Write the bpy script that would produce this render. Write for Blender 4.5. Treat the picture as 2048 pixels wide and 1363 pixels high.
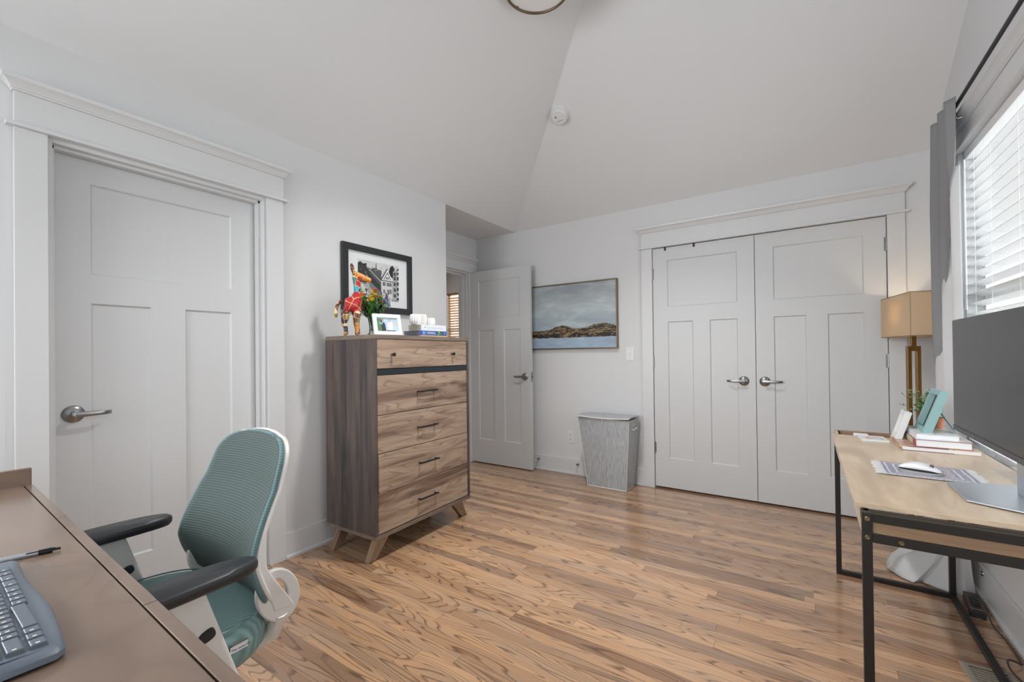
import bpy, bmesh, math, random
from mathutils import Vector, Matrix
random.seed(7)
for o in list(bpy.data.objects): bpy.data.objects.remove(o)
COL = bpy.context.scene.collection
SC = bpy.context.scene
PI = math.pi
R = math.radians

# ------------------------------------------------------------ camera
CAM = Vector((2.4943, -3.7899, 1.1637))
yw, pt, rl = R(33.9788), R(.3595), R(-.6788)
fwd = Vector((-math.sin(yw)*math.cos(pt), math.cos(yw)*math.cos(pt), math.sin(pt)))
r0 = Vector((math.cos(yw), math.sin(yw), 0)); u0 = r0.cross(fwd)
rgt = r0*math.cos(rl) + u0*math.sin(rl); upv = -r0*math.sin(rl) + u0*math.cos(rl)
cd = bpy.data.cameras.new('camera'); cam = bpy.data.objects.new('camera', cd); COL.objects.link(cam)
M3 = Matrix((rgt, upv, -fwd)).transposed()
cam.matrix_world = Matrix.Translation(CAM) @ M3.to_4x4()
cd.sensor_width = 36; cd.lens = 868.077*36/2048; cd.shift_y = 19.57/2048; cd.clip_start = .02; cd.clip_end = 200
SC.camera = cam
SC.view_settings.view_transform = 'Standard'; SC.view_settings.look = 'None'
SC.view_settings.exposure = 0.15; SC.view_settings.gamma = 1; SC.view_settings.use_curve_mapping = False

# ------------------------------------------------------------ world, daylight and added fill lamps
W = bpy.data.worlds.new('sky'); SC.world = W; W.use_nodes = True
bg = W.node_tree.nodes['Background']; bg.inputs[0].default_value = (.90, .95, 1.0, 1); bg.inputs[1].default_value = 2.3

def area(name, loc, target, sx, sy, power, color=(1, 1, 1), portal=False):
    l = bpy.data.lights.new(name, 'AREA'); l.shape = 'RECTANGLE'; l.size = sx; l.size_y = sy; l.energy = power; l.color = color
    o = bpy.data.objects.new(name, l); COL.objects.link(o); o.location = loc
    o.rotation_euler = (Vector(target)-Vector(loc)).to_track_quat('-Z', 'Y').to_euler()
    if portal: l.cycles.is_portal = True
    return o
# daylight outside the right and hall windows; the other lamps are added fill
area('daylight_window_right', (4.7, -1.6, 1.7), (3.2, -1.6, 1.5), 2.4, 1.9, 90, (.93, .97, 1))
area('fill_lamp_left', (-.55, -4.25, 1.55), (3.1, -3.2, .9), 1.1, 1.3, 32, (.95, .98, 1))  # added fill from an invented left window, brightens the right wall
area('fill_lamp_rear', (.4, -6.0, 1.8), (2.6, -1.5, 1.4), 2.9, 1.9, 125, (.97, .985, 1))  # added fill from behind the camera, through an invented rear window
area('hall_fill_lamp', (-1.9, .3, 2.6), (-1.9, .3, 0), .5, .5, 26, (1, .98, .95))  # added lamp without a fixture, brightens the hall
area('daylight_hall_window', (-2.9, 3.6, 2.2), (-2.6, 2.0, 1.5), 1.8, 1.8, 60, (1, .97, .92))

# fill light added below the unlit ceiling fixture to brighten floor and desks
cb = bpy.data.lights.new('ceiling_fill_lamp', 'AREA'); cb.shape = 'DISK'; cb.size = .14; cb.energy = 22; cb.color = (1, .98, .96); cb.spread = R(118)
cbo = bpy.data.objects.new('ceiling_fill_lamp', cb); COL.objects.link(cbo); cbo.location = (1.385, -1.875, 3.02)

# ------------------------------------------------------------ material helpers
def lin(c):
    c = c/255.
    return c/12.92 if c <= .04045 else ((c+.055)/1.055)**2.4
def rgb(r, g, b): return (lin(r), lin(g), lin(b), 1)
class NT:
    def __init__(s, name):
        s.m = bpy.data.materials.new(name); s.m.use_nodes = True; s.t = s.m.node_tree
        s.b = s.t.nodes['Principled BSDF']; s.out = s.t.nodes['Material Output']
    def n(s, typ, **kw):
        nd = s.t.nodes.new(typ)
        for k, v in kw.items():
            if k.startswith('i_'): nd.inputs[k[2:]].default_value = v
            else: setattr(nd, k, v)
        return nd
    def l(s, a, b): s.t.links.new(a, b)
    def math(s, op, a, b=None, c=None):
        nd = s.t.nodes.new('ShaderNodeMath'); nd.operation = op
        for i, v in enumerate((a, b, c)):
            if v is None: continue
            if isinstance(v, (int, float)): nd.inputs[i].default_value = v
            else: s.l(v, nd.inputs[i])
        return nd.outputs[0]
    def xyz(s, coord='Object'):
        tc = s.n('ShaderNodeTexCoord'); sp = s.n('ShaderNodeSeparateXYZ'); s.l(tc.outputs[coord], sp.inputs[0])
        return sp.outputs[0], sp.outputs[1], sp.outputs[2]
    def comb(s, x, y, z):
        nd = s.n('ShaderNodeCombineXYZ')
        for i, v in enumerate((x, y, z)):
            if isinstance(v, (int, float)): nd.inputs[i].default_value = v
            else: s.l(v, nd.inputs[i])
        return nd.outputs[0]
    def noise(s, vec, scale, detail=2, rough=.5, dist=0.):
        nd = s.n('ShaderNodeTexNoise'); nd.inputs['Scale'].default_value = scale; nd.inputs['Detail'].default_value = detail
        nd.inputs['Roughness'].default_value = rough; nd.inputs['Distortion'].default_value = dist
        if vec is not None: s.l(vec, nd.inputs['Vector'])
        return nd.outputs['Fac']
    def ramp(s, fac, stops, interp='LINEAR'):
        nd = s.n('ShaderNodeValToRGB'); cr = nd.color_ramp; cr.interpolation = interp
        while len(cr.elements) < len(stops): cr.elements.new(.5)
        for e, (p, c) in zip(cr.elements, stops): e.position = p; e.color = c
        s.l(fac, nd.inputs[0]); return nd.outputs[0]
    def mix(s, fac, a, b, mode='MIX'):
        nd = s.n('ShaderNodeMix'); nd.data_type = 'RGBA'; nd.blend_type = mode
        for k, v in ((0, fac), (6, a), (7, b)):
            if isinstance(v, (int, float, tuple)): nd.inputs[k].default_value = v
            else: s.l(v, nd.inputs[k])
        return nd.outputs[2]
    def bump(s, h, strength=.1, dist=.01):
        nd = s.n('ShaderNodeBump'); nd.inputs['Strength'].default_value = strength; nd.inputs['Distance'].default_value = dist
        s.l(h, nd.inputs['Height']); s.l(nd.outputs[0], s.b.inputs['Normal'])
    def color(s, c):
        if isinstance(c, tuple): s.b.inputs['Base Color'].default_value = c
        else: s.l(c, s.b.inputs['Base Color'])
    def rough(s, r):
        if isinstance(r, (int, float)): s.b.inputs['Roughness'].default_value = r
        else: s.l(r, s.b.inputs['Roughness'])

def flat(name, c, rough=.5, metal=0., bumpy=0., bscale=200, var=.0, spec=None, emis=None, sheen=0., trans=0.):
    t = NT(name)
    tc = t.n('ShaderNodeTexCoord'); nz = t.noise(tc.outputs['Object'], bscale if bumpy else 12, 3)
    if var:
        lo = tuple(x*(1-var) for x in c[:3])+(1,); hi = tuple(min(1, x*(1+var)) for x in c[:3])+(1,)
        t.color(t.ramp(t.noise(tc.outputs['Object'], 9, 3), [(.3, lo), (.7, hi)]))
    else: t.color(c)
    t.rough(rough); t.b.inputs['Metallic'].default_value = metal
    if bumpy: t.bump(nz, bumpy, .002)
    if spec is not None: t.b.inputs['Specular IOR Level'].default_value = spec
    if sheen: t.b.inputs['Sheen Weight'].default_value = sheen
    if emis: t.b.inputs['Emission Color'].default_value = emis[0]; t.b.inputs['Emission Strength'].default_value = emis[1]
    return t.m

M = {}
M['wall'] = flat('wall_paint', (.665, .670, .676, 1), .75, bumpy=.03, bscale=300)
M['ceil'] = flat('ceiling_paint', (.745, .757, .77, 1), .8, bumpy=.03, bscale=300)
M['trim'] = flat('trim_paint', (.650, .657, .664, 1), .38, bumpy=.01, bscale=150)
M['door'] = flat('door_paint', (.605, .615, .622, 1), .42, bumpy=.012, bscale=150)
M['nickel'] = flat('satin_nickel', (.31, .31, .31, 1), .30, 1., bumpy=.02, bscale=90)
M['black_metal'] = flat('black_metal', (.018, .019, .022, 1), .38, .3, bumpy=.02)
M['frame_black'] = flat('frame_metal', (.022, .019, .017, 1), .42, .4, bumpy=.03)
M['brass'] = flat('antique_brass', rgb(150, 112, 62), .35, .9, var=.12)
M['brass_dark'] = flat('bronze_brass', rgb(120, 105, 82), .35, .9, var=.1)
M['dark'] = flat('dark_void', (.01, .01, .01, 1), .9)
M['plastic_w'] = flat('white_plastic', (.74, .74, .75, 1), .35, bumpy=.01)
M['plastic_arm'] = flat('chair_white_plastic', rgb(222, 220, 216), .38, bumpy=.02)
M['plastic_b'] = flat('black_plastic', (.016, .017, .02, 1), .4, bumpy=.02, bscale=400)
M['armpad'] = flat('arm_pad_rubber', (.022, .024, .028, 1), .42, bumpy=.03, bscale=500)
M['silver'] = flat('silver_metal', rgb(190, 196, 204), .32, .8, bumpy=.01)
M['paper'] = flat('book_paper', rgb(236, 238, 240), .7, bumpy=.05, bscale=500)
M['cream'] = flat('cream_paper', rgb(190, 184, 160), .75, bumpy=.06, bscale=500)
M['white_gloss'] = flat('white_gloss', (.78, .79, .80, 1), .22)
M['ceramic'] = flat('white_ceramic', (.80, .79, .77, 1), .35, bumpy=.01)
M['terracotta'] = flat('terracotta', rgb(196, 128, 100), .8, var=.1, bumpy=.1)
M['leaf'] = flat('leaf_green', rgb(70, 125, 52), .5, var=.35)
M['leaf_dark'] = flat('leaf_dark_green', rgb(38, 84, 40), .5, var=.3)
M['teal'] = flat('teal_paint', rgb(138, 172, 172), .45, bumpy=.05, bscale=200)
M['screen'] = flat('screen_glass', (.016, .018, .020, 1), .25, spec=.35, bumpy=.004)
M['bezel'] = flat('bezel_plastic', (.035, .04, .05, 1), .38)
M['cord'] = flat('brown_cord', rgb(66, 52, 44), .5)
M['strip'] = flat('power_strip_plastic', rgb(78, 66, 56), .5, bumpy=.05)
M['red_led'] = flat('red_led', (.8, .05, .03, 1), .4, emis=((1, .05, .03, 1), 3.))
M['vent'] = flat('vent_paint', rgb(168, 158, 146), .4, .2, bumpy=.02)
M['mat_white'] = flat('mat_board', (.76, .78, .79, 1), .6)

# clear glass without refraction: fresnel mix of transparent and glossy
def glass(name, tint=(1, 1, 1, 1), refl=.08):
    t = NT(name); tr = t.n('ShaderNodeBsdfTransparent'); tr.inputs[0].default_value = tint
    gl = t.n('ShaderNodeBsdfGlossy'); gl.inputs['Roughness'].default_value = .02
    lw = t.n('ShaderNodeLayerWeight'); lw.inputs[0].default_value = .25
    mx = t.n('ShaderNodeMixShader'); t.l(t.math('MULTIPLY', lw.outputs['Fresnel'], refl*5), mx.inputs[0])
    t.l(tr.outputs[0], mx.inputs[1]); t.l(gl.outputs[0], mx.inputs[2]); t.l(mx.outputs[0], t.out.inputs[0]); return t.m
M['pane'] = glass('window_glass', refl=.06)
M['vase_glass'] = glass('vase_glass', (.93, .95, .96, 1), refl=.25)

def floor_mat():
    t = NT('oak_floor'); x, y, z = t.xyz()
    pw = .057
    row = t.math('FLOOR', t.math('DIVIDE', y, pw))
    def rnd(a, k):
        wn = t.n('ShaderNodeTexWhiteNoise', noise_dimensions='2D'); t.l(t.comb(a, k, 0.), wn.inputs['Vector']); return wn.outputs['Value']
    off = t.math('MULTIPLY', rnd(row, 1.7), 7.)
    u = t.math('ADD', t.math('DIVIDE', x, .95), off)
    col = t.math('FLOOR', u)
    wn = t.n('ShaderNodeTexWhiteNoise', noise_dimensions='2D'); t.l(t.comb(row, col, 0.), wn.inputs['Vector']); pid = wn.outputs['Value']
    # cathedral grain: contour lines of stretched noise, different for every board
    gv = t.comb(t.math('ADD', t.math('MULTIPLY', x, 1.05), t.math('MULTIPLY', pid, 37.)), t.math('ADD', t.math('MULTIPLY', y, 10.), t.math('MULTIPLY', pid, 91.)), pid)
    f1 = t.noise(gv, 1.15, .9, .4, .25)
    rings = t.math('FRACT', t.math('MULTIPLY', f1, t.math('ADD', 11., t.math('MULTIPLY', pid, 9.))))
    fine = t.noise(t.comb(t.math('MULTIPLY', x, 6.), t.math('MULTIPLY', y, 160.), pid), 1., 3, .6)
    line = t.ramp(rings, [(0., (0, 0, 0, 1)), (.62, (.0, .0, .0, 1)), (.86, (1, 1, 1, 1)), (.94, (.25, .25, .25, 1)), (1., (0, 0, 0, 1))])
    gate = t.ramp(t.noise(t.comb(t.math('MULTIPLY', x, 3.), t.math('MULTIPLY', y, 20.), pid), 1., 2), [(.30, (.35, .35, .35, 1)), (.52, (1, 1, 1, 1))])
    base = t.ramp(pid, [(0., rgb(134, 100, 75)), (.22, rgb(170, 131, 99)), (.55, rgb(202, 160, 122)), (.8, rgb(216, 174, 134)), (1., rgb(156, 122, 95))])
    base = t.mix(t.math('MULTIPLY', fine, .42), base, rgb(146, 112, 84))
    gp = t.ramp(t.noise(t.comb(t.math('MULTIPLY', x, 1.6), t.math('MULTIPLY', y, 9.), t.math('MULTIPLY', pid, 20.)), 1.2, 2), [(.45, (0, 0, 0, 1)), (.7, (1, 1, 1, 1))])
    base = t.mix(t.math('MULTIPLY', gp, .5), base, rgb(154, 136, 120))
    dark = t.mix(t.math('MULTIPLY', t.math('MULTIPLY', line, gate), .72), base, rgb(62, 42, 30))
    # gaps between boards
    fy = t.math('FRACT', t.math('DIVIDE', y, pw)); fx = t.math('FRACT', u)
    gap = t.math('MAXIMUM', t.math('LESS_THAN', fy, .018), t.math('LESS_THAN', fx, .0018))
    c = t.mix(t.math('MULTIPLY', gap, .6), dark, rgb(40, 28, 20))
    t.color(c); t.rough(t.math('ADD', .17, t.math('MULTIPLY', fine, .16)))
    t.bump(t.math('SUBTRACT', t.math('MULTIPLY', line, -.4), gap), .12, .001)
    t.b.inputs['Coat Weight'].default_value = .5; t.b.inputs['Coat Roughness'].default_value = .11
    return t.m
M['floor'] = floor_mat()

def wood(name, axis, stops, strip=.09, strips=True, scale=1., rough=.45, linec=None, lstr=.5):
    """boards glued side by side; grain runs along `axis` (0,1,2 in object space)"""
    t = NT(name); c = t.xyz(); a = c[axis]
    others = [c[i] for i in range(3) if i != axis]
    if axis == 0: cross, third = others[1], others[0]
    elif axis == 2: cross, third = others[1], others[0]
    else: cross, third = others[1], others[0]
    cross = t.math('ADD', cross, t.math('MULTIPLY', third, .37))
    k = t.math('FLOOR', t.math('DIVIDE', t.math('ADD', cross, t.math('MULTIPLY', t.noise(t.comb(a, 0., 0.), .5, 1), .0)), strip))
    wn = t.n('ShaderNodeTexWhiteNoise', noise_dimensions='1D'); t.l(k, wn.inputs['W']); pid = wn.outputs['Value'] if strips else t.math('MULTIPLY', 0., 0.)
    if not strips: pid = t.math('ADD', 0.3, 0.)
    v = t.comb(t.math('ADD', t.math('MULTIPLY', a, 1.3*scale), t.math('MULTIPLY', pid, 43.)), t.math('MULTIPLY', cross, 11.*scale), pid)
    f = t.noise(v, 1.3, 1.2, .45, .5)
    rings = t.math('FRACT', t.math('MULTIPLY', f, 8.))
    tone = t.math('ADD', t.math('MULTIPLY', pid, .40), t.math('MULTIPLY', t.ramp(t.noise(v, 1.5, 2.5, .5, .9), [(.28, (0, 0, 0, 1)), (.72, (1, 1, 1, 1))]), .62))
    base = t.ramp(tone, stops)
    fine = t.noise(t.comb(t.math('MULTIPLY', a, 7.), t.math('MULTIPLY', cross, 150.), 0.), 1., 3)
    ln = t.ramp(rings, [(0., (0, 0, 0, 1)), (.7, (.15, .15, .15, 1)), (.93, (1, 1, 1, 1)), (1., (0, 0, 0, 1))])
    base = t.mix(t.math('MULTIPLY', ln, lstr), base, linec or stops[0][1])
    base = t.mix(t.math('MULTIPLY', fine, .3), base, stops[0][1])
    t.color(base); t.rough(rough); t.bump(fine, .05, .001); return t.m
WAL = [(0., rgb(88, 70, 60)), (.22, rgb(120, 98, 84)), (.45, rgb(164, 140, 121)), (.7, rgb(188, 165, 144)), (1., rgb(150, 126, 108))]
WAL_SHADED = [(0., rgb(48, 43, 46)), (.3, rgb(68, 60, 60)), (.55, rgb(88, 78, 74)), (.8, rgb(106, 92, 84)), (1., rgb(78, 70, 68))]  # walnut darkened in colour to carry the shade on the chest's sides
M['walnut_h'] = wood('walnut_drawer', 0, WAL, .075, linec=rgb(86, 68, 58))
M['walnut_v'] = wood('walnut_side_shaded', 2, WAL_SHADED, .06, linec=rgb(62, 54, 54), lstr=.35)
M['walnut_top'] = wood('walnut_top', 0, [(0., rgb(92, 80, 72)), (.5, rgb(128, 112, 100)), (1., rgb(140, 124, 110))], .2, rough=.4)
M['walnut_leg'] = wood('walnut_leg', 2, [(0., rgb(110, 86, 68)), (.5, rgb(160, 132, 108)), (1., rgb(176, 148, 124))], .2)
M['desk_tan'] = wood('desk_tan_top', 1, [(0., rgb(172, 150, 124)), (.5, rgb(214, 192, 166)), (1., rgb(222, 204, 178))], 1.2, rough=.26, lstr=.12, linec=rgb(140, 118, 96))
M['desk_brown'] = wood('desk_brown_panel', 0, [(0., rgb(96, 74, 56)), (.5, rgb(142, 114, 88)), (1., rgb(168, 138, 108))], .5, rough=.5, lstr=.35)
M['desk_dark'] = wood('espresso_desk', 0, [(0., rgb(98, 80, 68)), (.5, rgb(122, 102, 88)), (1., rgb(136, 114, 98))], 2., rough=.24, lstr=.12, linec=rgb(70, 54, 44))
M['desk_dark'].node_tree.nodes['Principled BSDF'].inputs['Coat Weight'].default_value = .5; M['desk_dark'].node_tree.nodes['Principled BSDF'].inputs['Coat Roughness'].default_value = .2
M['hall_blind'] = flat('wood_blind', rgb(196, 160, 118), .5, var=.1)

def ribbed(name, c, c2, freq, axis, strength=.4):
    t = NT(name); co = t.xyz(); s = t.math('SINE', t.math('MULTIPLY', co[axis], freq*2*PI))
    f = t.math('ADD', t.math('MULTIPLY', s, .5), .5)
    t.color(t.mix(f, c, c2)); t.rough(.75); t.bump(f, strength, .002); t.b.inputs['Sheen Weight'].default_value = .08; return t.m
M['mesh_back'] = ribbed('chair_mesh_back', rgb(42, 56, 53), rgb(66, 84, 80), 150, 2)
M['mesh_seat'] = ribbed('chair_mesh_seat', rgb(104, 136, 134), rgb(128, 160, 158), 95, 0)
M['mesh_edge'] = ribbed('chair_mesh_edge', rgb(92, 126, 130), rgb(112, 148, 152), 160, 2)
M['mesh_rim'] = ribbed('chair_mesh_rim', rgb(78, 104, 106), rgb(98, 128, 130), 160, 2, .2)

def hamper_mat():
    t = NT('hamper_weave'); x, y, z = t.xyz()
    n = t.noise(t.comb(t.math('MULTIPLY', x, 260.), t.math('MULTIPLY', y, 260.), t.math('MULTIPLY', z, 9.)), 1., 3, .7)
    t.color(t.ramp(n, [(.3, rgb(140, 145, 151)), (.55, rgb(182, 187, 191)), (.75, rgb(214, 216, 216))])); t.rough(.42); t.bump(n, .25, .002); t.b.inputs['Metallic'].default_value = .25
    return t.m
M['hamper'] = hamper_mat()
M['hamper_edge'] = flat('hamper_piping', rgb(206, 206, 200), .5, bumpy=.1, bscale=300)

def fabric(name, c, rough=.9, trans=0., sc=600):
    t = NT(name); tc = t.n('ShaderNodeTexCoord'); n = t.noise(tc.outputs['Object'], sc, 2); t.color(t.mix(n, c, tuple(v*.86 for v in c[:3])+(1,)))
    t.rough(rough); t.bump(n, .12, .001)
    if trans:
        tl = t.n('ShaderNodeBsdfTranslucent'); tl.inputs[0].default_value = c
        mx = t.n('ShaderNodeMixShader'); mx.inputs[0].default_value = trans
        t.l(t.b.outputs[0], mx.inputs[1]); t.l(tl.outputs[0], mx.inputs[2]); t.l(mx.outputs[0], t.out.inputs[0])
    return t.m
M['drape'] = fabric('curtain_shaded_linen', rgb(150, 150, 152), .85, .12)  # grey carries the shade on the curtain's room side
M['lining'] = fabric('curtain_lit_lining', rgb(226, 226, 226), .85, .3)  # white carries the window light on the curtain's lit side
M['shade'] = fabric('lamp_shade_linen', rgb(222, 202, 172), .85, .25)
M['shade_in'] = fabric('lamp_shade_inner', rgb(235, 230, 220), .8, .2)
M['blind'] = flat('blind_slat_white', (.78, .78, .78, 1), .45)

def painting_mat():
    t = NT('seascape_paint'); x, y, z = t.xyz()       # x 0..1 , z 0..1 via scaling below
    u = t.math('DIVIDE', x, .893); v = t.math('DIVIDE', z, .62)
    n1 = t.noise(t.comb(t.math('MULTIPLY', u, 2.2), t.math('MULTIPLY', v, 6.), 0.), 1.4, 5, .55, .8)
    sky = t.ramp(n1, [(.3, rgb(122, 134, 146)), (.46, rgb(140, 152, 160)), (.56, rgb(160, 172, 176)), (.66, rgb(192, 202, 202)), (.8, rgb(170, 182, 186))])
    up = t.ramp(v, [(.38, rgb(140, 162, 176)), (.62, rgb(186, 198, 198)), (.85, rgb(132, 136, 142)), (1., rgb(124, 128, 136))])
    sky = t.mix(.45, sky, up)
    n2 = t.noise(t.comb(t.math('MULTIPLY', u, 5.), t.math('MULTIPLY', v, 9.), 3.), 1.2, 5, .6)
    sea = t.ramp(n2, [(.35, rgb(126, 150, 176)), (.6, rgb(148, 172, 194)), (.75, rgb(168, 186, 200))])
    c = t.mix(t.math('GREATER_THAN', v, .26), sea, sky)
    # two low hills
    h1 = t.math('MULTIPLY', .075, t.math('EXPONENT', t.math('MULTIPLY', -60., t.math('POWER', t.math('SUBTRACT', u, .38), 2.))))
    h2 = t.math('MULTIPLY', .085, t.math('EXPONENT', t.math('MULTIPLY', -28., t.math('POWER', t.math('SUBTRACT', u, .84), 2.))))
    hn = t.math('MULTIPLY', t.noise(t.comb(t.math('MULTIPLY', u, 30.), 0., 0.), 1., 4), .05)
    top = t.math('ADD', t.math('ADD', t.math('ADD', .255, h1), h2), hn)
    bn = t.math('MULTIPLY', t.math('SUBTRACT', t.noise(t.comb(t.math('MULTIPLY', u, 40.), 5., 0.), 1., 3), .5), .03)
    land = t.math('MULTIPLY', t.math('LESS_THAN', v, top), t.math('GREATER_THAN', v, t.math('ADD', .165, bn)))
    ln = t.noise(t.comb(t.math('MULTIPLY', u, 13.), t.math('MULTIPLY', v, 34.), 1.), 1.5, 4, .65, .6)
    lc = t.ramp(ln, [(.32, rgb(28, 20, 20)), (.44, rgb(66, 52, 40)), (.5, rgb(112, 98, 70)), (.58, rgb(160, 130, 96)), (.68, rgb(120, 112, 84)), (.8, rgb(200, 190, 172))], 'CONSTANT')
    low = t.math('LESS_THAN', v, .22); lc = t.mix(t.math('MULTIPLY', low, t.math('LESS_THAN', ln, .56)), lc, rgb(30, 22, 24))
    t.color(t.mix(land, t.mix(.12, c, rgb(235, 240, 240)), lc)); t.rough(.5); t.bump(n1, .15, .002); return t.m
M['painting'] = painting_mat()
def voro(name, cols, scale, rough=.3):
    t = NT(name); tc = t.n('ShaderNodeTexCoord'); v = t.n('ShaderNodeTexVoronoi'); v.inputs['Scale'].default_value = scale
    nz = t.n('ShaderNodeTexNoise'); nz.inputs['Scale'].default_value = 18; t.l(tc.outputs['Object'], nz.inputs['Vector'])
    mv = t.n('ShaderNodeVectorMath', operation='MULTIPLY_ADD'); t.l(nz.outputs['Color'], mv.inputs[0]); mv.inputs[1].default_value = (.03, .03, .03); t.l(tc.outputs['Object'], mv.inputs[2])
    t.l(mv.outputs[0], v.inputs['Vector'])
    sp = t.n('ShaderNodeSeparateColor'); t.l(v.outputs['Color'], sp.inputs[0])
    n = len(cols); c = t.ramp(sp.outputs[0], [(i/n, cc) for i, cc in enumerate(cols)], 'CONSTANT')
    e = t.n('ShaderNodeTexVoronoi', feature='DISTANCE_TO_EDGE'); e.inputs['Scale'].default_value = scale; t.l(mv.outputs[0], e.inputs['Vector'])
    edge = t.math('LESS_THAN', e.outputs['Distance'], .022)
    t.color(t.mix(edge, c, rgb(214, 196, 150))); t.rough(rough); return t.m
RD, OR, TL, CRM, OLV, BR, PK = rgb(176, 44, 48), rgb(206, 122, 30), rgb(44, 160, 180), rgb(226, 200, 160), rgb(150, 140, 60), rgb(96, 44, 26), rgb(206, 96, 110)
M['art_body'] = voro('painted_body', [RD, rgb(150, 36, 40), RD, RD, PK, RD, OLV, RD, TL, RD, RD], 15)
M['art_leg'] = voro('painted_legs', [OR, BR, rgb(150, 90, 30), CRM, rgb(40, 40, 60), OLV, BR], 30)
M['art_neck'] = voro('painted_neck', [TL, CRM, RD, OR, rgb(60, 120, 110), RD, rgb(40, 60, 80)], 30)
M['art_head'] = voro('painted_head', [OR, OR, rgb(180, 96, 30), OR], 30)
def rug_mat():
    t = NT('mini_rug'); x, y, z = t.xyz()
    n = t.noise(t.comb(t.math('MULTIPLY', x, 150.), t.math('MULTIPLY', y, 150.), 0.), 1., 3, .7)
    f = t.ramp(n, [(.35, rgb(92, 98, 126)), (.48, rgb(150, 152, 172)), (.56, rgb(206, 196, 196)), (.7, rgb(190, 160, 150))])
    ax = t.math('ABSOLUTE', x); ay = t.math('ABSOLUTE', y)
    e = t.math('MAXIMUM', t.math('DIVIDE', ax, .111), t.math('DIVIDE', ay, .098))
    band = t.ramp(e, [(0., rgb(206, 186, 172)), (.35, rgb(176, 164, 170)), (.6, rgb(120, 126, 150)), (.68, rgb(214, 214, 218)), (.74, rgb(120, 124, 146)), (.88, rgb(216, 218, 224)), (.94, rgb(84, 88, 110)), (1., rgb(196, 206, 216))], 'CONSTANT')
    t.color(t.mix(.5, band, f)); t.rough(.95); t.bump(n, .4, .002); return t.m
M['rug'] = rug_mat()

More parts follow.
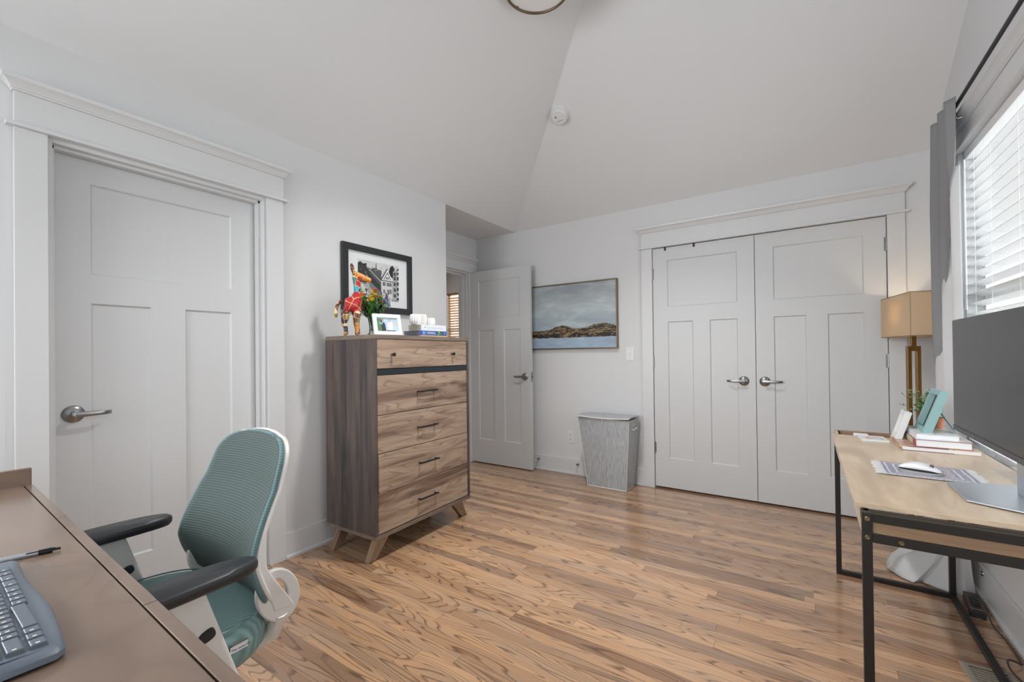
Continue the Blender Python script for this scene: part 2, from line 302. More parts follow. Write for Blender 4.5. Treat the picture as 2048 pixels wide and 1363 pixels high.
# ------------------------------------------------------------ mesh helpers
class MB:
    def __init__(s): s.v = []; s.f = []; s.mi = []; s.cur = 0
    def m(s, i): s.cur = i; return s
    def add(s, vs, fs):
        b = len(s.v); s.v += [tuple(v) for v in vs]; s.f += [tuple(b+i for i in f) for f in fs]; s.mi += [s.cur]*len(fs); return s
    def box(s, x0, x1, y0, y1, z0, z1):
        return s.add([(x0, y0, z0), (x1, y0, z0), (x1, y1, z0), (x0, y1, z0), (x0, y0, z1), (x1, y0, z1), (x1, y1, z1), (x0, y1, z1)],
                     [(0, 3, 2, 1), (4, 5, 6, 7), (0, 1, 5, 4), (1, 2, 6, 5), (2, 3, 7, 6), (3, 0, 4, 7)])
    def prism(s, poly, axis, a0, a1):
        n = len(poly)
        def mk(p, a):
            if axis == 'x': return (a, p[0], p[1])
            if axis == 'y': return (p[0], a, p[1])
            return (p[0], p[1], a)
        vs = [mk(p, a0) for p in poly]+[mk(p, a1) for p in poly]
        return s.add(vs, [tuple(range(n)), tuple(range(2*n-1, n-1, -1))]+[(i, n+i, n+(i+1) % n, (i+1) % n) for i in range(n)])
    def quad(s, a, b, c, d): return s.add([a, b, c, d], [(0, 1, 2, 3)])
    def tube(s, pts, r, n=10, cap=True):
        pts = [Vector(p) for p in pts]; rs = r if isinstance(r, (list, tuple)) else [r]*len(pts)
        vs = []; prev = None
        for i, p in enumerate(pts):
            d = (pts[min(i+1, len(pts)-1)]-pts[max(i-1, 0)]).normalized()
            a = prev if prev else (Vector((0, 0, 1)) if abs(d.z) < .9 else Vector((1, 0, 0)))
            e1 = (a-d*a.dot(d)).normalized(); prev = e1; e2 = d.cross(e1)
            vs += [p+e1*rs[i]*math.cos(2*PI*k/n)+e2*rs[i]*math.sin(2*PI*k/n) for k in range(n)]
        fs = [(i*n+k, i*n+(k+1) % n, (i+1)*n+(k+1) % n, (i+1)*n+k) for i in range(len(pts)-1) for k in range(n)]
        if cap: fs += [tuple(range(n-1, -1, -1)), tuple(range((len(pts)-1)*n, len(pts)*n))]
        return s.add(vs, fs)
    def lathe(s, prof, n=24, c=(0, 0, 0), axis='z', rad=None):
        vs = []
        for (r, h) in prof:
            for k in range(n):
                a = 2*PI*k/n; rr = r*(rad(k, n) if rad else 1)
                p = (rr*math.cos(a), rr*math.sin(a), h)
                if axis == 'x': p = (h, p[0], p[1])
                if axis == 'y': p = (p[0], h, p[1])
                vs.append((p[0]+c[0], p[1]+c[1], p[2]+c[2]))
        fs = [(i*n+k, i*n+(k+1) % n, (i+1)*n+(k+1) % n, (i+1)*n+k) for i in range(len(prof)-1) for k in range(n)]
        fs += [tuple(range(n-1, -1, -1)), tuple(range((len(prof)-1)*n, len(prof)*n))]
        return s.add(vs, fs)
    def grid(s, fn, nu, nv, closeu=False):
        vs = [fn(i/(nu if closeu else nu-1), j/(nv-1)) for j in range(nv) for i in range(nu)]
        fs = []
        for j in range(nv-1):
            for i in range(nu if closeu else nu-1):
                i2 = (i+1) % nu; fs.append((j*nu+i, j*nu+i2, (j+1)*nu+i2, (j+1)*nu+i))
        return s.add(vs, fs)
    def xf(s, mat, start=0):
        for i in range(start, len(s.v)): s.v[i] = tuple(mat @ Vector(s.v[i]))
        return s
    def build(s, name, mats, parent=None, smooth=False, bevel=0., solid=0., sub=0, loc=None, rot=None, seg=2):
        me = bpy.data.meshes.new(name); me.from_pydata(s.v, [], s.f)
        if not isinstance(mats, (list, tuple)): mats = [mats]
        for m_ in mats: me.materials.append(m_)
        for p, i in zip(me.polygons, s.mi): p.material_index = i
        bm = bmesh.new(); bm.from_mesh(me); bmesh.ops.recalc_face_normals(bm, faces=bm.faces); bm.to_mesh(me); bm.free()
        if smooth:
            for p in me.polygons: p.use_smooth = True
            me.set_sharp_from_angle(angle=R(38))
        o = bpy.data.objects.new(name, me); COL.objects.link(o)
        if parent: o.parent = parent
        if loc: o.location = loc
        if rot: o.rotation_euler = rot
        if solid: md = o.modifiers.new('solid', 'SOLIDIFY'); md.thickness = solid; md.offset = 0
        if bevel:
            md = o.modifiers.new('bevel', 'BEVEL'); md.width = bevel; md.segments = seg; md.limit_method = 'ANGLE'; md.angle_limit = R(40)
        if sub: md = o.modifiers.new('sub', 'SUBSURF'); md.levels = sub; md.render_levels = sub
        return o
def tag(o, label=None, cat=None, group=None, kind=None):
    if label: o['label'] = label
    if cat: o['category'] = cat
    if group: o['group'] = group
    if kind: o['kind'] = kind
    return o
def thing(name, label, cat, loc=(0, 0, 0), rz=0., group=None):
    o = bpy.data.objects.new(name, None); COL.objects.link(o); o.location = loc; o.rotation_euler = (0, 0, rz)
    return tag(o, label, cat, group)
def struct(name, mb, mat, bevel=0., **k):
    return tag(mb.build(name, mat, bevel=bevel, **k), kind='structure')
def text_part(name, body, size, mat, parent, matrix, extrude=.0002, align='LEFT', sx=1.):
    cu = bpy.data.curves.new(name, 'FONT'); cu.body = body; cu.size = size; cu.extrude = extrude; cu.align_x = align; cu.align_y = 'CENTER'; cu.space_character = 1.05
    tmp = bpy.data.objects.new('tmp_text', cu); COL.objects.link(tmp)
    dg = bpy.context.evaluated_depsgraph_get(); me = bpy.data.meshes.new_from_object(tmp.evaluated_get(dg))
    bpy.data.objects.remove(tmp); me.name = name; me.materials.clear(); me.materials.append(mat)
    me.transform(matrix @ Matrix.Diagonal((sx, 1, 1, 1)))
    o = bpy.data.objects.new(name, me); COL.objects.link(o); o.parent = parent; return o

ZC = 2.43; SL = .55; ZT = 3.25; TT = (ZT-ZC)/SL     # ceiling: spring height, slope, flat height
WX = 3.18; RY = -5.0
# ------------------------------------------------------------ room shell
struct('floor', MB().box(-3.5, WX+.1, RY-.1, 3.1, -.05, 0), M['floor'])
b = MB()
for (y0, y1, z0, z1) in ((RY, -4.75, 0, ZC), (-4.75, -3.75, 0, .9), (-4.75, -3.75, 2.2, ZC), (-3.75, -3.39, 0, ZC), (-2.545, -1.067, 0, ZC), (-3.39, -2.545, 2.048, ZC)): b.box(-.12, 0, y0, y1, z0, z1)
b.box(-.523, -.12, -1.187, -1.067, 0, ZC)
struct('wall_left', b, M['wall'])
b = MB(); b.box(-.643, -.523, -1.187, -.98, 0, ZC); b.box(-.643, -.523, -.16, .12, 0, ZC); b.box(-.643, -.523, -.98, -.16, 2.045, ZC)
b.box(-.643, -.523, .12, 3.0, 0, 2.75); struct('wall_alcove', b, M['wall'])
b = MB(); b.box(-.523, 1.405, 0, .12, 0, ZC); b.box(2.966, WX, 0, .12, 0, ZC); b.box(1.405, 2.966, 0, .12, 2.048, ZC)
struct('wall_back', b, M['wall'])
WY0, WY1, WZ0, WZ1 = -2.62, -.66, .64, 2.16
b = MB(); b.box(WX, WX+.12, RY, WY0, 0, 3.4); b.box(WX, WX+.12, WY1, .12, 0, 3.4); b.box(WX, WX+.12, WY0, WY1, 0, WZ0); b.box(WX, WX+.12, WY0, WY1, WZ1, 3.4)
struct('wall_right', b, M['wall'])
b = MB(); b.box(-.12, .15, RY-.12, RY, 0, 3.4); b.box(2.65, WX+.12, RY-.12, RY, 0, 3.4); b.box(.15, 2.65, RY-.12, RY, 0, .85); b.box(.15, 2.65, RY-.12, RY, 2.35, 3.4)
struct('wall_rear', b, M['wall'])
# vaulted ceiling with a hip at the back left corner
b = MB(); T = .08
def slab(pts):
    n = len(pts); vs = [tuple(p) for p in pts]+[(p[0], p[1], p[2]+T) for p in pts]
    b.add(vs, [tuple(range(n)), tuple(range(2*n-1, n-1, -1))]+[(i, i+n, (i+1) % n+n, (i+1) % n) for i in range(n)])
slab([(0, 0, ZC), (WX+.1, 0, ZC), (WX+.1, -TT, ZT), (TT, -TT, ZT)])
slab([(0, 0, ZC), (TT, -TT, ZT), (TT, RY-.1, ZT), (0, RY-.1, ZC)])
slab([(TT, -TT, ZT), (WX+.1, -TT, ZT), (WX+.1, RY-.1, ZT), (TT, RY-.1, ZT)])
b.box(-.64, 0, -1.19, .1, ZC, ZC+T)
b.box(-.12, 0, RY-.1, -1.19, ZC, ZC+T); b.box(0, WX+.1, 0, .12, ZC, ZC+T)
struct('ceiling', b, M['ceil'])
# hall beyond the entry door
b = MB(); b.box(-3.5, -3.4, -1.9, 3.1, 0, 2.75); b.box(-3.5, -.643, -1.9, -1.8, 0, 2.75)
hx0, hx1, hz0, hz1, HY = -3.36, -2.2, .85, 2.36, 2.6
b.box(-3.4, hx0, HY, HY+.1, 0, 2.75); b.box(hx1, -.643, HY, HY+.1, 0, 2.75); b.box(hx0, hx1, HY, HY+.1, 0, hz0); b.box(hx0, hx1, HY, HY+.1, hz1, 2.75)
b.box(-.643, -.523, -1.9, -1.187, 0, 2.75)
struct('wall_hall', b, M['wall'])
struct('ceiling_hall', MB().box(-3.5, -.64, -1.9, 3.1, 2.75, 2.83), M['ceil'])
# closet shells behind the closed doors
b = MB(); b.box(1.3, 1.4, .12, .75, 0, 2.3); b.box(2.97, 3.07, .12, .75, 0, 2.3); b.box(1.3, 3.07, .75, .82, 0, 2.3); b.box(1.3, 3.07, .12, .82, 2.25, 2.3)
struct('wall_closet', b, M['dark'])
b = MB(); b.box(-.8, -.12, -3.5, -3.42, 0, 2.3); b.box(-.8, -.12, -2.5, -2.42, 0, 2.3); b.box(-.88, -.8, -3.5, -2.42, 0, 2.3); b.box(-.88, -.12, -3.5, -2.42, 2.25, 2.3)
struct('wall_side_closet', b, M['dark'])

# ------------------------------------------------------------ trim
HB = .145
def base_y(name, x0, x1, y, s=-1):     # along x on a wall facing -y
    b = MB(); b.box(x0, x1, min(y, y+s*.014), max(y, y+s*.014), 0, HB); b.box(x0, x1, min(y, y+s*.026), max(y, y+s*.026), 0, .018)
    return struct(name, b, M['trim'], bevel=.002)
def base_x(name, y0, y1, x, s=1):
    b = MB(); b.box(min(x, x+s*.014), max(x, x+s*.014), y0, y1, 0, HB); b.box(min(x, x+s*.026), max(x, x+s*.026), y0, y1, 0, .018)
    return struct(name, b, M['trim'], bevel=.002)
base_y('baseboard_back', -.523, 1.323, 0); base_y('baseboard_back.001', 3.05, WX, 0)
base_x('baseboard_left', -2.452, -1.067, 0); base_x('baseboard_left.001', RY, -3.48, 0)
base_y('baseboard_alcove', -.523, .0, -1.067, 1)
base_x('baseboard_right', RY, 0, WX, -1); base_y('baseboard_rear', 0, WX, RY, 1)
def crown(b, mk, u0, u1, z):
    lv = [(0, .006), (.006, .006), (.008, .010), (.014, .013), (.024, .020), (.032, .029), (.034, .034), (.036, .034), (.050, .036), (.050, .036)]
    vs = []; mk2 = MB()
    for dz, e in lv:
        t = MB(); mk(t, u0-e, u1+e, 0, .024+e, z+dz, z+dz)
        vs += t.v[:4]
    n = len(lv); b.add(vs, [(i*4+k, i*4+(k+1) % 4, (i+1)*4+(k+1) % 4, (i+1)*4+k) for i in range(n-2) for k in range(4)]+[(3, 2, 1, 0), tuple(range((n-2)*4, (n-2)*4+4))])
def casing(name, mk, w0, w1, cw, zc, headh=.135):
    """craftsman casing. mk(u0,u1,d0,d1,z0,z1) adds a box; u along wall, d out of the wall"""
    b = MB()
    mk(b, w0-cw, w0, 0, .02, 0, zc); mk(b, w1, w1+cw, 0, .02, 0, zc)
    mk(b, w0-cw-.022, w1+cw+.022, 0, .036, zc, zc+.016)                       # fillet strip
    mk(b, w0-cw, w1+cw, 0, .024, zc+.016, zc+headh)                           # head board
    crown(b, mk, w0-cw, w1+cw, zc+headh)
    return struct(name, b, M['trim'], bevel=.0015)
def mk_left(b, u0, u1, d0, d1, z0, z1): b.box(d0, d1, u0, u1, z0, z1)
def mk_back(b, u0, u1, d0, d1, z0, z1): b.box(u0, u1, -d1, -d0, z0, z1)
def mk_alc(b, u0, u1, d0, d1, z0, z1): b.box(-.523+d0, -.523+d1, u0, min(u1, -.001), z0, z1)
casing('trim_1', mk_left, -3.39, -2.543, .09, 2.05)
casing('trim_2', mk_back, 1.413, 2.958, .09, 2.052)
casing('trim_3', mk_alc, -.98, -.16, .09, 2.045, .10)
# jambs with stops
b = MB(); b.box(-.12, 0, -3.39, -3.375, 0, 2.048); b.box(-.12, -.002, -2.56, -2.5455, 0, 2.048); b.box(-.12, 0, -3.375, -2.56, 2.033, 2.048)
b.box(-.068, -.03, -3.375, -3.365, 0, 2.033); b.box(-.068, -.03, -2.572, -2.56, 0, 2.033); b.box(-.068, -.03, -3.375, -2.56, 2.021, 2.033)
struct('trim_4', b, M['trim'], bevel=.001)
b = MB(); b.box(1.399, 1.413, 0, .12, 0, 2.052); b.box(2.958, 2.972, 0, .12, 0, 2.052); b.box(1.399, 2.972, 0, .12, 2.045, 2.06); b.box(1.413, 2.958, .04, .055, 2.02, 2.045)
struct('trim_5', b, M['trim'])
b = MB(); b.box(-.643, -.523, -.985, -.965, 0, 2.045); b.box(-.643, -.523, -.175, -.155, 0, 2.045); b.box(-.643, -.523, -.965, -.175, 2.03, 2.045); b.box(-.60, -.565, -.965, -.175, 2.018, 2.03); b.box(-.60, -.565, -.187, -.175, 0, 2.03)
struct('trim_6', b, M['trim'], bevel=.001)

# ------------------------------------------------------------ doors
def panel_door(w, h, t, b=None):
    b = b or MB(); st = w*.155; ms = w*.165
    xs = [(st, w-st, h*.752, h*.947), (st, (w-ms)/2, h*.122, h*.690), ((w+ms)/2, w-st, h*.122, h*.690)]
    xc = sorted({0, w}|{p[0] for p in xs}|{p[1] for p in xs}); zc = sorted({0, h}|{p[2] for p in xs}|{p[3] for p in xs})
    for side in (0, 1):
        y0 = 0 if side == 0 else t; s = 1 if side == 0 else -1
        for i in range(len(xc)-1):
            for j in range(len(zc)-1):
                cx, cz = (xc[i]+xc[i+1])/2, (zc[j]+zc[j+1])/2
                if any(p[0] < cx < p[1] and p[2] < cz < p[3] for p in xs): continue
                b.quad((xc[i], y0, zc[j]), (xc[i+1], y0, zc[j]), (xc[i+1], y0, zc[j+1]), (xc[i], y0, zc[j+1]))
        for (a, c, z0, z1) in xs:
            e = .007; yi = y0+s*.009
            o = [(a, y0, z0), (c, y0, z0), (c, y0, z1), (a, y0, z1)]; i_ = [(a+e, yi, z0+e), (c-e, yi, z0+e), (c-e, yi, z1-e), (a+e, yi, z1-e)]
            for k in range(4): b.quad(o[k], o[(k+1) % 4], i_[(k+1) % 4], i_[k])
            b.quad(*i_)
    b.quad((0, 0, 0), (0, t, 0), (0, t, h), (0, 0, h)); b.quad((w, 0, 0), (w, t, 0), (w, t, h), (w, 0, h))
    b.quad((0, 0, 0), (w, 0, 0), (w, t, 0), (0, t, 0)); b.quad((0, 0, h), (w, 0, h), (w, t, h), (0, t, h))
    return b
def lever(parent, x, z, sgn, y=0., s=-1):
    b = MB(); b.lathe([(.0, 0), (.036, 0), (.0365, s*.004), (.033, s*.009), (.022, s*.013), (.013, s*.016), (.012, s*.044), (.014, s*.048), (.0, s*.049)], 32, (x, y, z), 'y')
    pts = [(x, -.0), (x, 0)]
    prof = []
    n = 14
    for k in range(n):
        q = k/(n-1); px = x-sgn*.012+sgn*.128*q; yy = y+s*(.046+.004*math.sin(q*PI)-.018*max(0, (q-.78)/.22)**1.5); hh = .0125-.0045*q
        prof.append((px, yy, hh))
    def f(u, v):
        px, yy, hh = prof[min(n-1, int(round(v*(n-1))))]; a = u*2*PI
        return (px, yy+s*.004*math.cos(a), z+hh*math.copysign(abs(math.sin(a))**.6, math.sin(a)))
    b.grid(f, 12, n, True)
    b.quad(*[f(k/4, 0) for k in range(4)]); b.quad(*[f(k/4, 1) for k in range(4)])
    return tag(b.build('door_handle', M['nickel'], parent, smooth=True), 'satin nickel lever handle')
def hinge(parent, x, z, y=-.004, m='nickel'):
    b = MB(); b.tube([(x, y, z-.045), (x, y, z+.045)], .0065, 12)
    for k in range(5): b.tube([(x, y, z-.045+.018*k), (x, y, z-.045+.018*k+.016)], .0072, 12)
    b.tube([(x, y, z+.045), (x, y, z+.05)], .0045, 8); b.box(x-.012, x+.012, y+.003, y+.006, z-.045, z+.045)
    return b.build('hinge', M[m], parent, smooth=True)
def door(name, loc, rz, w, h, hx, sgn, label):
    o = panel_door(w, h, .035).build(name, M['door'], loc=loc, rot=(0, 0, rz), bevel=.0012)
    tag(o, kind='structure'); o['label'] = label; lever(o, hx, .93-loc[2], sgn); return o
d1 = door('door_1', (-.075, -3.374, .008), R(90), .811, 2.022, .069, 1, 'closed white three panel door in left wall')
b = MB(); b.lathe([(0, 0), (.008, 0), (.008, -.002), (0, -.0025)], 16, (.069, -.0485, .922), 'y'); b.build('keyhole', M['silver'], d1, smooth=True)
d3 = door('door_3', (1.416, .002, .014), 0, .767, 2.034, 2.102-1.416, -1, 'left leaf of white closet double door')
d4 = door('door_4', (2.187, .002, .014), 0, .767, 2.034, 2.243-2.187, 1, 'right leaf of white closet double door')
for z in (1.82, 1.07, .33): hinge(d3, -.001, z)
for z in (1.85, 1.07, .33): hinge(d4, .768, z)
for x in (.105, .335): MB().box(x-.008, x+.008, -.006, .001, 2.008, 2.036).build('door_bumper', M['black_metal'], d3, bevel=.003)
d2 = panel_door(.765, 2.03, .035).build('door_2', M['door'], loc=(-.515, -.137, .012), rot=(0, 0, R(.4)), bevel=.0012); tag(d2, kind='structure'); d2['label'] = 'open white entry door swung against back wall'
lever(d2, .697, .92, -1)
b = MB(); b.box(.7645, .7665, .006, .03, .87, .965); b.tube([(.765, .018, .918), (.777, .018, .918)], .007, 10); b.build('latch_plate', M['nickel'], d2)
for z in (1.82, 1.07, .25): hinge(d2, -.006, z, .02)

# ------------------------------------------------------------ windows
def window(name, mkbox, u0, u1, z0, z1, mull, midrail=None):
    b = MB(); fr = .045
    for (a, c, e, f_) in ((u0, u0+fr, z0, z1), (u1-fr, u1, z0, z1), (u0, u1, z0, z0+fr), (u0, u1, z1-fr, z1)): mkbox(b, a, c, .06, .11, e, f_)
    for m_ in mull: mkbox(b, m_-.03, m_+.03, .06, .11, z0, z1)
    if midrail: mkbox(b, u0, u1, .065, .105, midrail-.02, midrail+.02)
    # reveal lining
    mkbox(b, u0, u0+.012, 0, .12, z0, z1); mkbox(b, u1-.012, u1, 0, .12, z0, z1); mkbox(b, u0, u1, 0, .12, z1-.012, z1); mkbox(b, u0, u1, -.02, .12, z0-.02, z0+.004)
    o = struct(name, b, M['trim'], bevel=.001)
    p = MB(); mkbox(p, u0+.02, u1-.02, .083, .087, z0+.02, z1-.02); p.build('window_pane', M['pane'], o)
    return o
def wr(b, u0, u1, d0, d1, z0, z1): b.box(WX+d0, WX+d1, u0, u1, z0, z1)
def wre(b, u0, u1, d0, d1, z0, z1): b.box(u0, u1, RY-d1, RY-d0, z0, z1)
def wh(b, u0, u1, d0, d1, z0, z1): b.box(u0, u1, HY+d0, HY+d1, z0, z1)
window('window_1', wr, WY0, WY1, WZ0, WZ1, [-1.64], 1.42)
window('added_window_rear', wre, .15, 2.65, .85, 2.35, [1.4])  # invented rear window, out of view, lets fill light in
def wl(b, u0, u1, d0, d1, z0, z1): b.box(-d1, -d0, u0, u1, z0, z1)
window('added_window_left', wl, -4.75, -3.75, .9, 2.2, [], 1.55)  # invented left window, out of view, sends light towards the right wall
window('window_3', wh, hx0, hx1, hz0, hz1, [-3.02], 1.62)
# casing of the right window: flat sides, head with crown
b = MB(); b.box(WX-.02, WX, WY1, WY1+.085, WZ0-.1, WZ1); b.box(WX-.02, WX, WY0-.085, WY0, WZ0-.1, WZ1); b.box(WX-.035, WX, WY0-.107, WY1+.107, WZ1, WZ1+.016)
b.box(WX-.024, WX, WY0-.085, WY1+.085, WZ1+.016, WZ1+.095)
crown(b, lambda t, u0, u1, d0, d1, z0, z1: t.box(WX-d1, WX-d0, u0, u1, z0, z1), WY0-.085, WY1+.085, WZ1+.095)
struct('trim_7', b, M['trim'], bevel=.0015)

# blinds
def blind(name, label, L, n, pitch, z0, width, tilt, mat, cords, mkroot, headz, wand=None, group=None, rm='blind'):
    """built along local x (length L), hanging at local y=0, room side is -y"""
    root = mkroot(label, group)
    b = MB(); ct, stt = math.cos(tilt), math.sin(tilt)
    for k in range(n):
        z = z0+.03+k*pitch; h = width/2
        p = [(-h, .0), (-h*.5, .0022), (0, .003), (h*.5, .0022), (h, 0)]
        up = [(q*ct, z-q*stt+c) for q, c in p]; lo = [(q*ct, z-q*stt+c-.0028) for q, c in p]
        b.prism(up+lo[::-1], 'x', 0, L)
    b.build('slats', M[mat], root)
    MB().box(0, L, -.028, .028, z0-.008, z0+.012).build('bottom_rail', M[mat], root, bevel=.003)
    MB().box(0, L, -.03, .03, headz-.04, headz).build('head_rail', M[rm], root, bevel=.002)
    b = MB()
    for c in cords:
        for yy in (-.027, .027): b.tube([(c, yy, z0), (c, yy, headz-.04)], .0009, 6)
        for k in range(n): b.tube([(c, -.026, z0+.028+k*pitch+.026*stt), (c, .026, z0+.028+k*pitch-.026*stt)], .0006, 4, False)
    b.build('ladder_cords', M['plastic_w'], root)
    if wand: MB().tube([(wand, -.04, headz-.05), (wand, -.04, headz-.8)], .004, 6).build('tilt_wand', M['plastic_w'], root)
    return root
LBL = 'white slatted window blind behind the monitor and curtain'
def root_r(label, group):
    o = thing('window_blind', LBL, 'blind', (WX+.028, WY1-.015, 0), R(-90)); return o
# local x -> world -y ; room side local -y -> world -x
blind('window_blind', LBL, WY1-WY0-.03, 29, .0486, .67, .052, R(12), 'blind', [.14, .36, .66, .98, 1.3, 1.62], root_r, WZ1-.005, .05)
def root_h(label, group): return thing('window_blind', 'tan wood blind on the hall window seen past open door', 'blind', (hx0+.02, HY+.03, 0), 0)
blind('window_blind', '', hx1-hx0-.04, 28, .05, hz0+.03, .048, R(34), 'hall_blind', [.1, .34, .75, 1.0], root_h, hz1-.0, None, rm='brass')

# ------------------------------------------------------------ outside
struct('ground', MB().box(3.5, 40, -30, 30, -1.2, -1.1), flat('lawn', rgb(150, 156, 140), .9, var=.2))
nb = tag(MB().box(8.4, 14, -9, 7, -1.1, 5.5).build('neighbour_house', flat('white_siding', rgb(212, 214, 216), .7, var=.03)), 'pale sided neighbouring house seen through the white blind', 'building')
for (y0, y1, z0, z1) in ((1.9, 2.9, .2, 2.4), (.1, .5, .2, 2.4), (3.8, 4.6, .2, 2.4), (-2.2, -1.2, .2, 2.4), (-4.6, -3.6, .2, 2.4)):
    o = MB().box(8.32, 8.4, y0-.12, y1+.12, z0-.12, z1+.12).build('window_frame', M['trim'], nb)
    MB().box(8.3, 8.33, y0, y1, z0, z1).build('pane', M['screen'], o)
# ------------------------------------------------------------ dresser
DA = R(91.46)
dr = thing('chest_of_drawers', 'tall walnut chest of drawers with splayed legs against left wall', 'dresser', (.509, -2.218, 0), DA)
DW, DD, DZ0, DZ1 = .846, .441, .13, 1.28
b = MB(); b.box(0, .02, .0, DD, DZ0+.02, DZ1-.024); b.box(DW-.02, DW, .0, DD, DZ0+.02, DZ1-.024); b.box(.02, DW-.02, DD-.012, DD, DZ0+.02, DZ1-.024)
b.build('side_panels', M['walnut_v'], dr, bevel=.001)
MB().box(0, DW, 0, DD, DZ1-.024, DZ1).build('top', M['walnut_top'], dr, bevel=.0015)
MB().box(0, DW, 0, DD, DZ0, DZ0+.022).build('bottom_board', M['walnut_top'], dr, bevel=.0015)
MB().box(.02, DW-.02, .03, .05, DZ0+.02, DZ1-.024).build('inner_backing', M['dark'], dr)
MB().box(.021, DW-.021, .004, .03, 1.050, 1.083).build('accent_strip', flat('accent_strip', rgb(30, 40, 48), .35), dr, bevel=.001)
def pull(parent, x, y, z):
    b = MB(); b.box(x-.085, x+.085, y-.030, y-.022, z-.005, z+.005)
    for s in (-1, 1): b.box(x+s*.072-.006, x+s*.072+.006, y-.024, y, z-.004, z+.004)
    b.build('drawer_pull', M['black_metal'], parent, bevel=.002)
for i, (z0, z1) in enumerate(((.158, .384), (.388, .604), (.608, .822), (.826, 1.047), (1.087, 1.254))):
    off = .003
    o = MB()
    if i == 1:
        o.add([(.024, -.011, z0), (DW-.024, .002, z0), (DW-.024, .022, z0), (.024, .009, z0), (.024, -.011, z1), (DW-.024, .002, z1), (DW-.024, .022, z1), (.024, .009, z1)],
              [(0, 3, 2, 1), (4, 5, 6, 7), (0, 1, 5, 4), (1, 2, 6, 5), (2, 3, 7, 6), (3, 0, 4, 7)])
    else: o.box(.024, DW-.024, off, .022, z0, z1)
    o = o.build('drawer', M['walnut_h'], dr, bevel=.0012)
    if i < 4: pull(o, .408, off-(.009 if i == 1 else 0), (z0+z1)/2+(.0 if i else .0))
    else:
        for kx in (.131, .662):
            k = MB(); k.lathe([(0, 0), (.005, 0), (.0045, -.014), (.011, -.018), (.0115, -.024), (.009, -.027), (0, -.027)], 20, (kx, off, 1.166), 'y'); k.build('drawer_knob', M['black_metal'], o, smooth=True)
for (xt, xb) in ((.10, .012), (DW-.10, DW-.012)):
    for yc in (.062, DD-.06):
        s = 1 if xb < xt else -1
        b = MB(); tw, bw, th = .052, .026, .021
        b.add([(xt-tw, yc-th, DZ0), (xt+tw, yc-th, DZ0), (xt+tw, yc+th, DZ0), (xt-tw, yc+th, DZ0), (xb-bw, yc-.017, 0), (xb+bw, yc-.017, 0), (xb+bw, yc+.017, 0), (xb-bw, yc+.017, 0)],
              [(0, 1, 2, 3), (7, 6, 5, 4), (0, 4, 5, 1), (1, 5, 6, 2), (2, 6, 7, 3), (3, 7, 4, 0)])
        b.build('leg', M['walnut_leg'], dr, bevel=.003)

# ------------------------------------------------------------ things on the dresser
TZ = 1.28
# painted animal figure
fg = thing('animal_sculpture', 'brightly painted standing animal figurine with long neck on the chest', 'sculpture', (.27, -2.185, TZ), R(58))
# local x = along the body towards the head
def skin(name, verts, edges, mat, parent, sub=2):
    me = bpy.data.meshes.new(name); me.from_pydata([v[:3] for v in verts], edges, []); me.materials.append(mat)
    o = bpy.data.objects.new(name, me); COL.objects.link(o); o.parent = parent
    bm = bmesh.new(); bm.from_mesh(me); ly = bm.verts.layers.skin.verify()
    for i, v in enumerate(bm.verts):
        r_ = verts[i][3]; v[ly].radius = (r_, r_) if not isinstance(r_, tuple) else r_; v[ly].use_root = (i == 0)
    bm.to_mesh(me); bm.free()
    md = o.modifiers.new('skin', 'SKIN'); md.use_smooth_shade = True; md.branch_smoothing = .4
    md = o.modifiers.new('sub', 'SUBSURF'); md.levels = sub; md.render_levels = sub
    return o
vb = [(0, 0, .180, .046), (-.032, 0, .182, .048), (.026, 0, .195, .044), (.038, 0, .230, .036), (.038, 0, .275, .030),
      (-.036, -.030, .120, .027), (-.036, .030, .120, .027), (.030, -.030, .125, .022), (.030, .030, .125, .022)]
skin('body', vb, [(0, 1), (0, 2), (2, 3), (3, 4), (1, 5), (1, 6), (2, 7), (2, 8)], M['art_body'], fg)
for (x, y, k) in ((-.036, -.032, 1.3), (-.036, .032, 1.2), (.030, -.032, 1.1), (.030, .032, 1.1)):
    skin('leg', [(x, y, .150, .020*k), (x-.003, y*1.03, .115, .020*k), (x-.006, y*1.05, .08, .016*k), (x+.0, y*1.1, .045, .0115), (x, y*1.15, .014, .0135), (x+.008, y*1.15, .004, .012)], [(0, 1), (1, 2), (2, 3), (3, 4), (4, 5)], M['art_leg'], fg)
skin('neck', [(.038, 0, .235, .030), (.036, 0, .270, .026), (.030, 0, .310, .022), (.024, 0, .345, .023), (.020, 0, .370, .020)], [(0, 1), (1, 2), (2, 3), (3, 4)], M['art_neck'], fg)
skin('head', [(.008, 0, .362, .020), (.026, 0, .360, .026), (.052, 0, .354, .023), (.080, 0, .342, .017), (.105, 0, .334, .016), (.112, 0, .332, .012)], [(0, 1), (1, 2), (2, 3), (3, 4), (4, 5)], M['art_head'], fg)
for s in (-1, 1): skin('ear', [(.020, s*.006, .352, .011), (.012, s*.010, .380, .011), (.004, s*.013, .405, .0115), (-.002, s*.016, .428, .006)], [(0, 1), (1, 2), (2, 3)], M['art_leg'], fg)
skin('tail', [(-.050, 0, .205, .012), (-.074, 0, .190, .011), (-.086, 0, .160, .010), (-.088, 0, .125, .012), (-.086, 0, .105, .006)], [(0, 1), (1, 2), (2, 3), (3, 4)], M['art_leg'], fg)

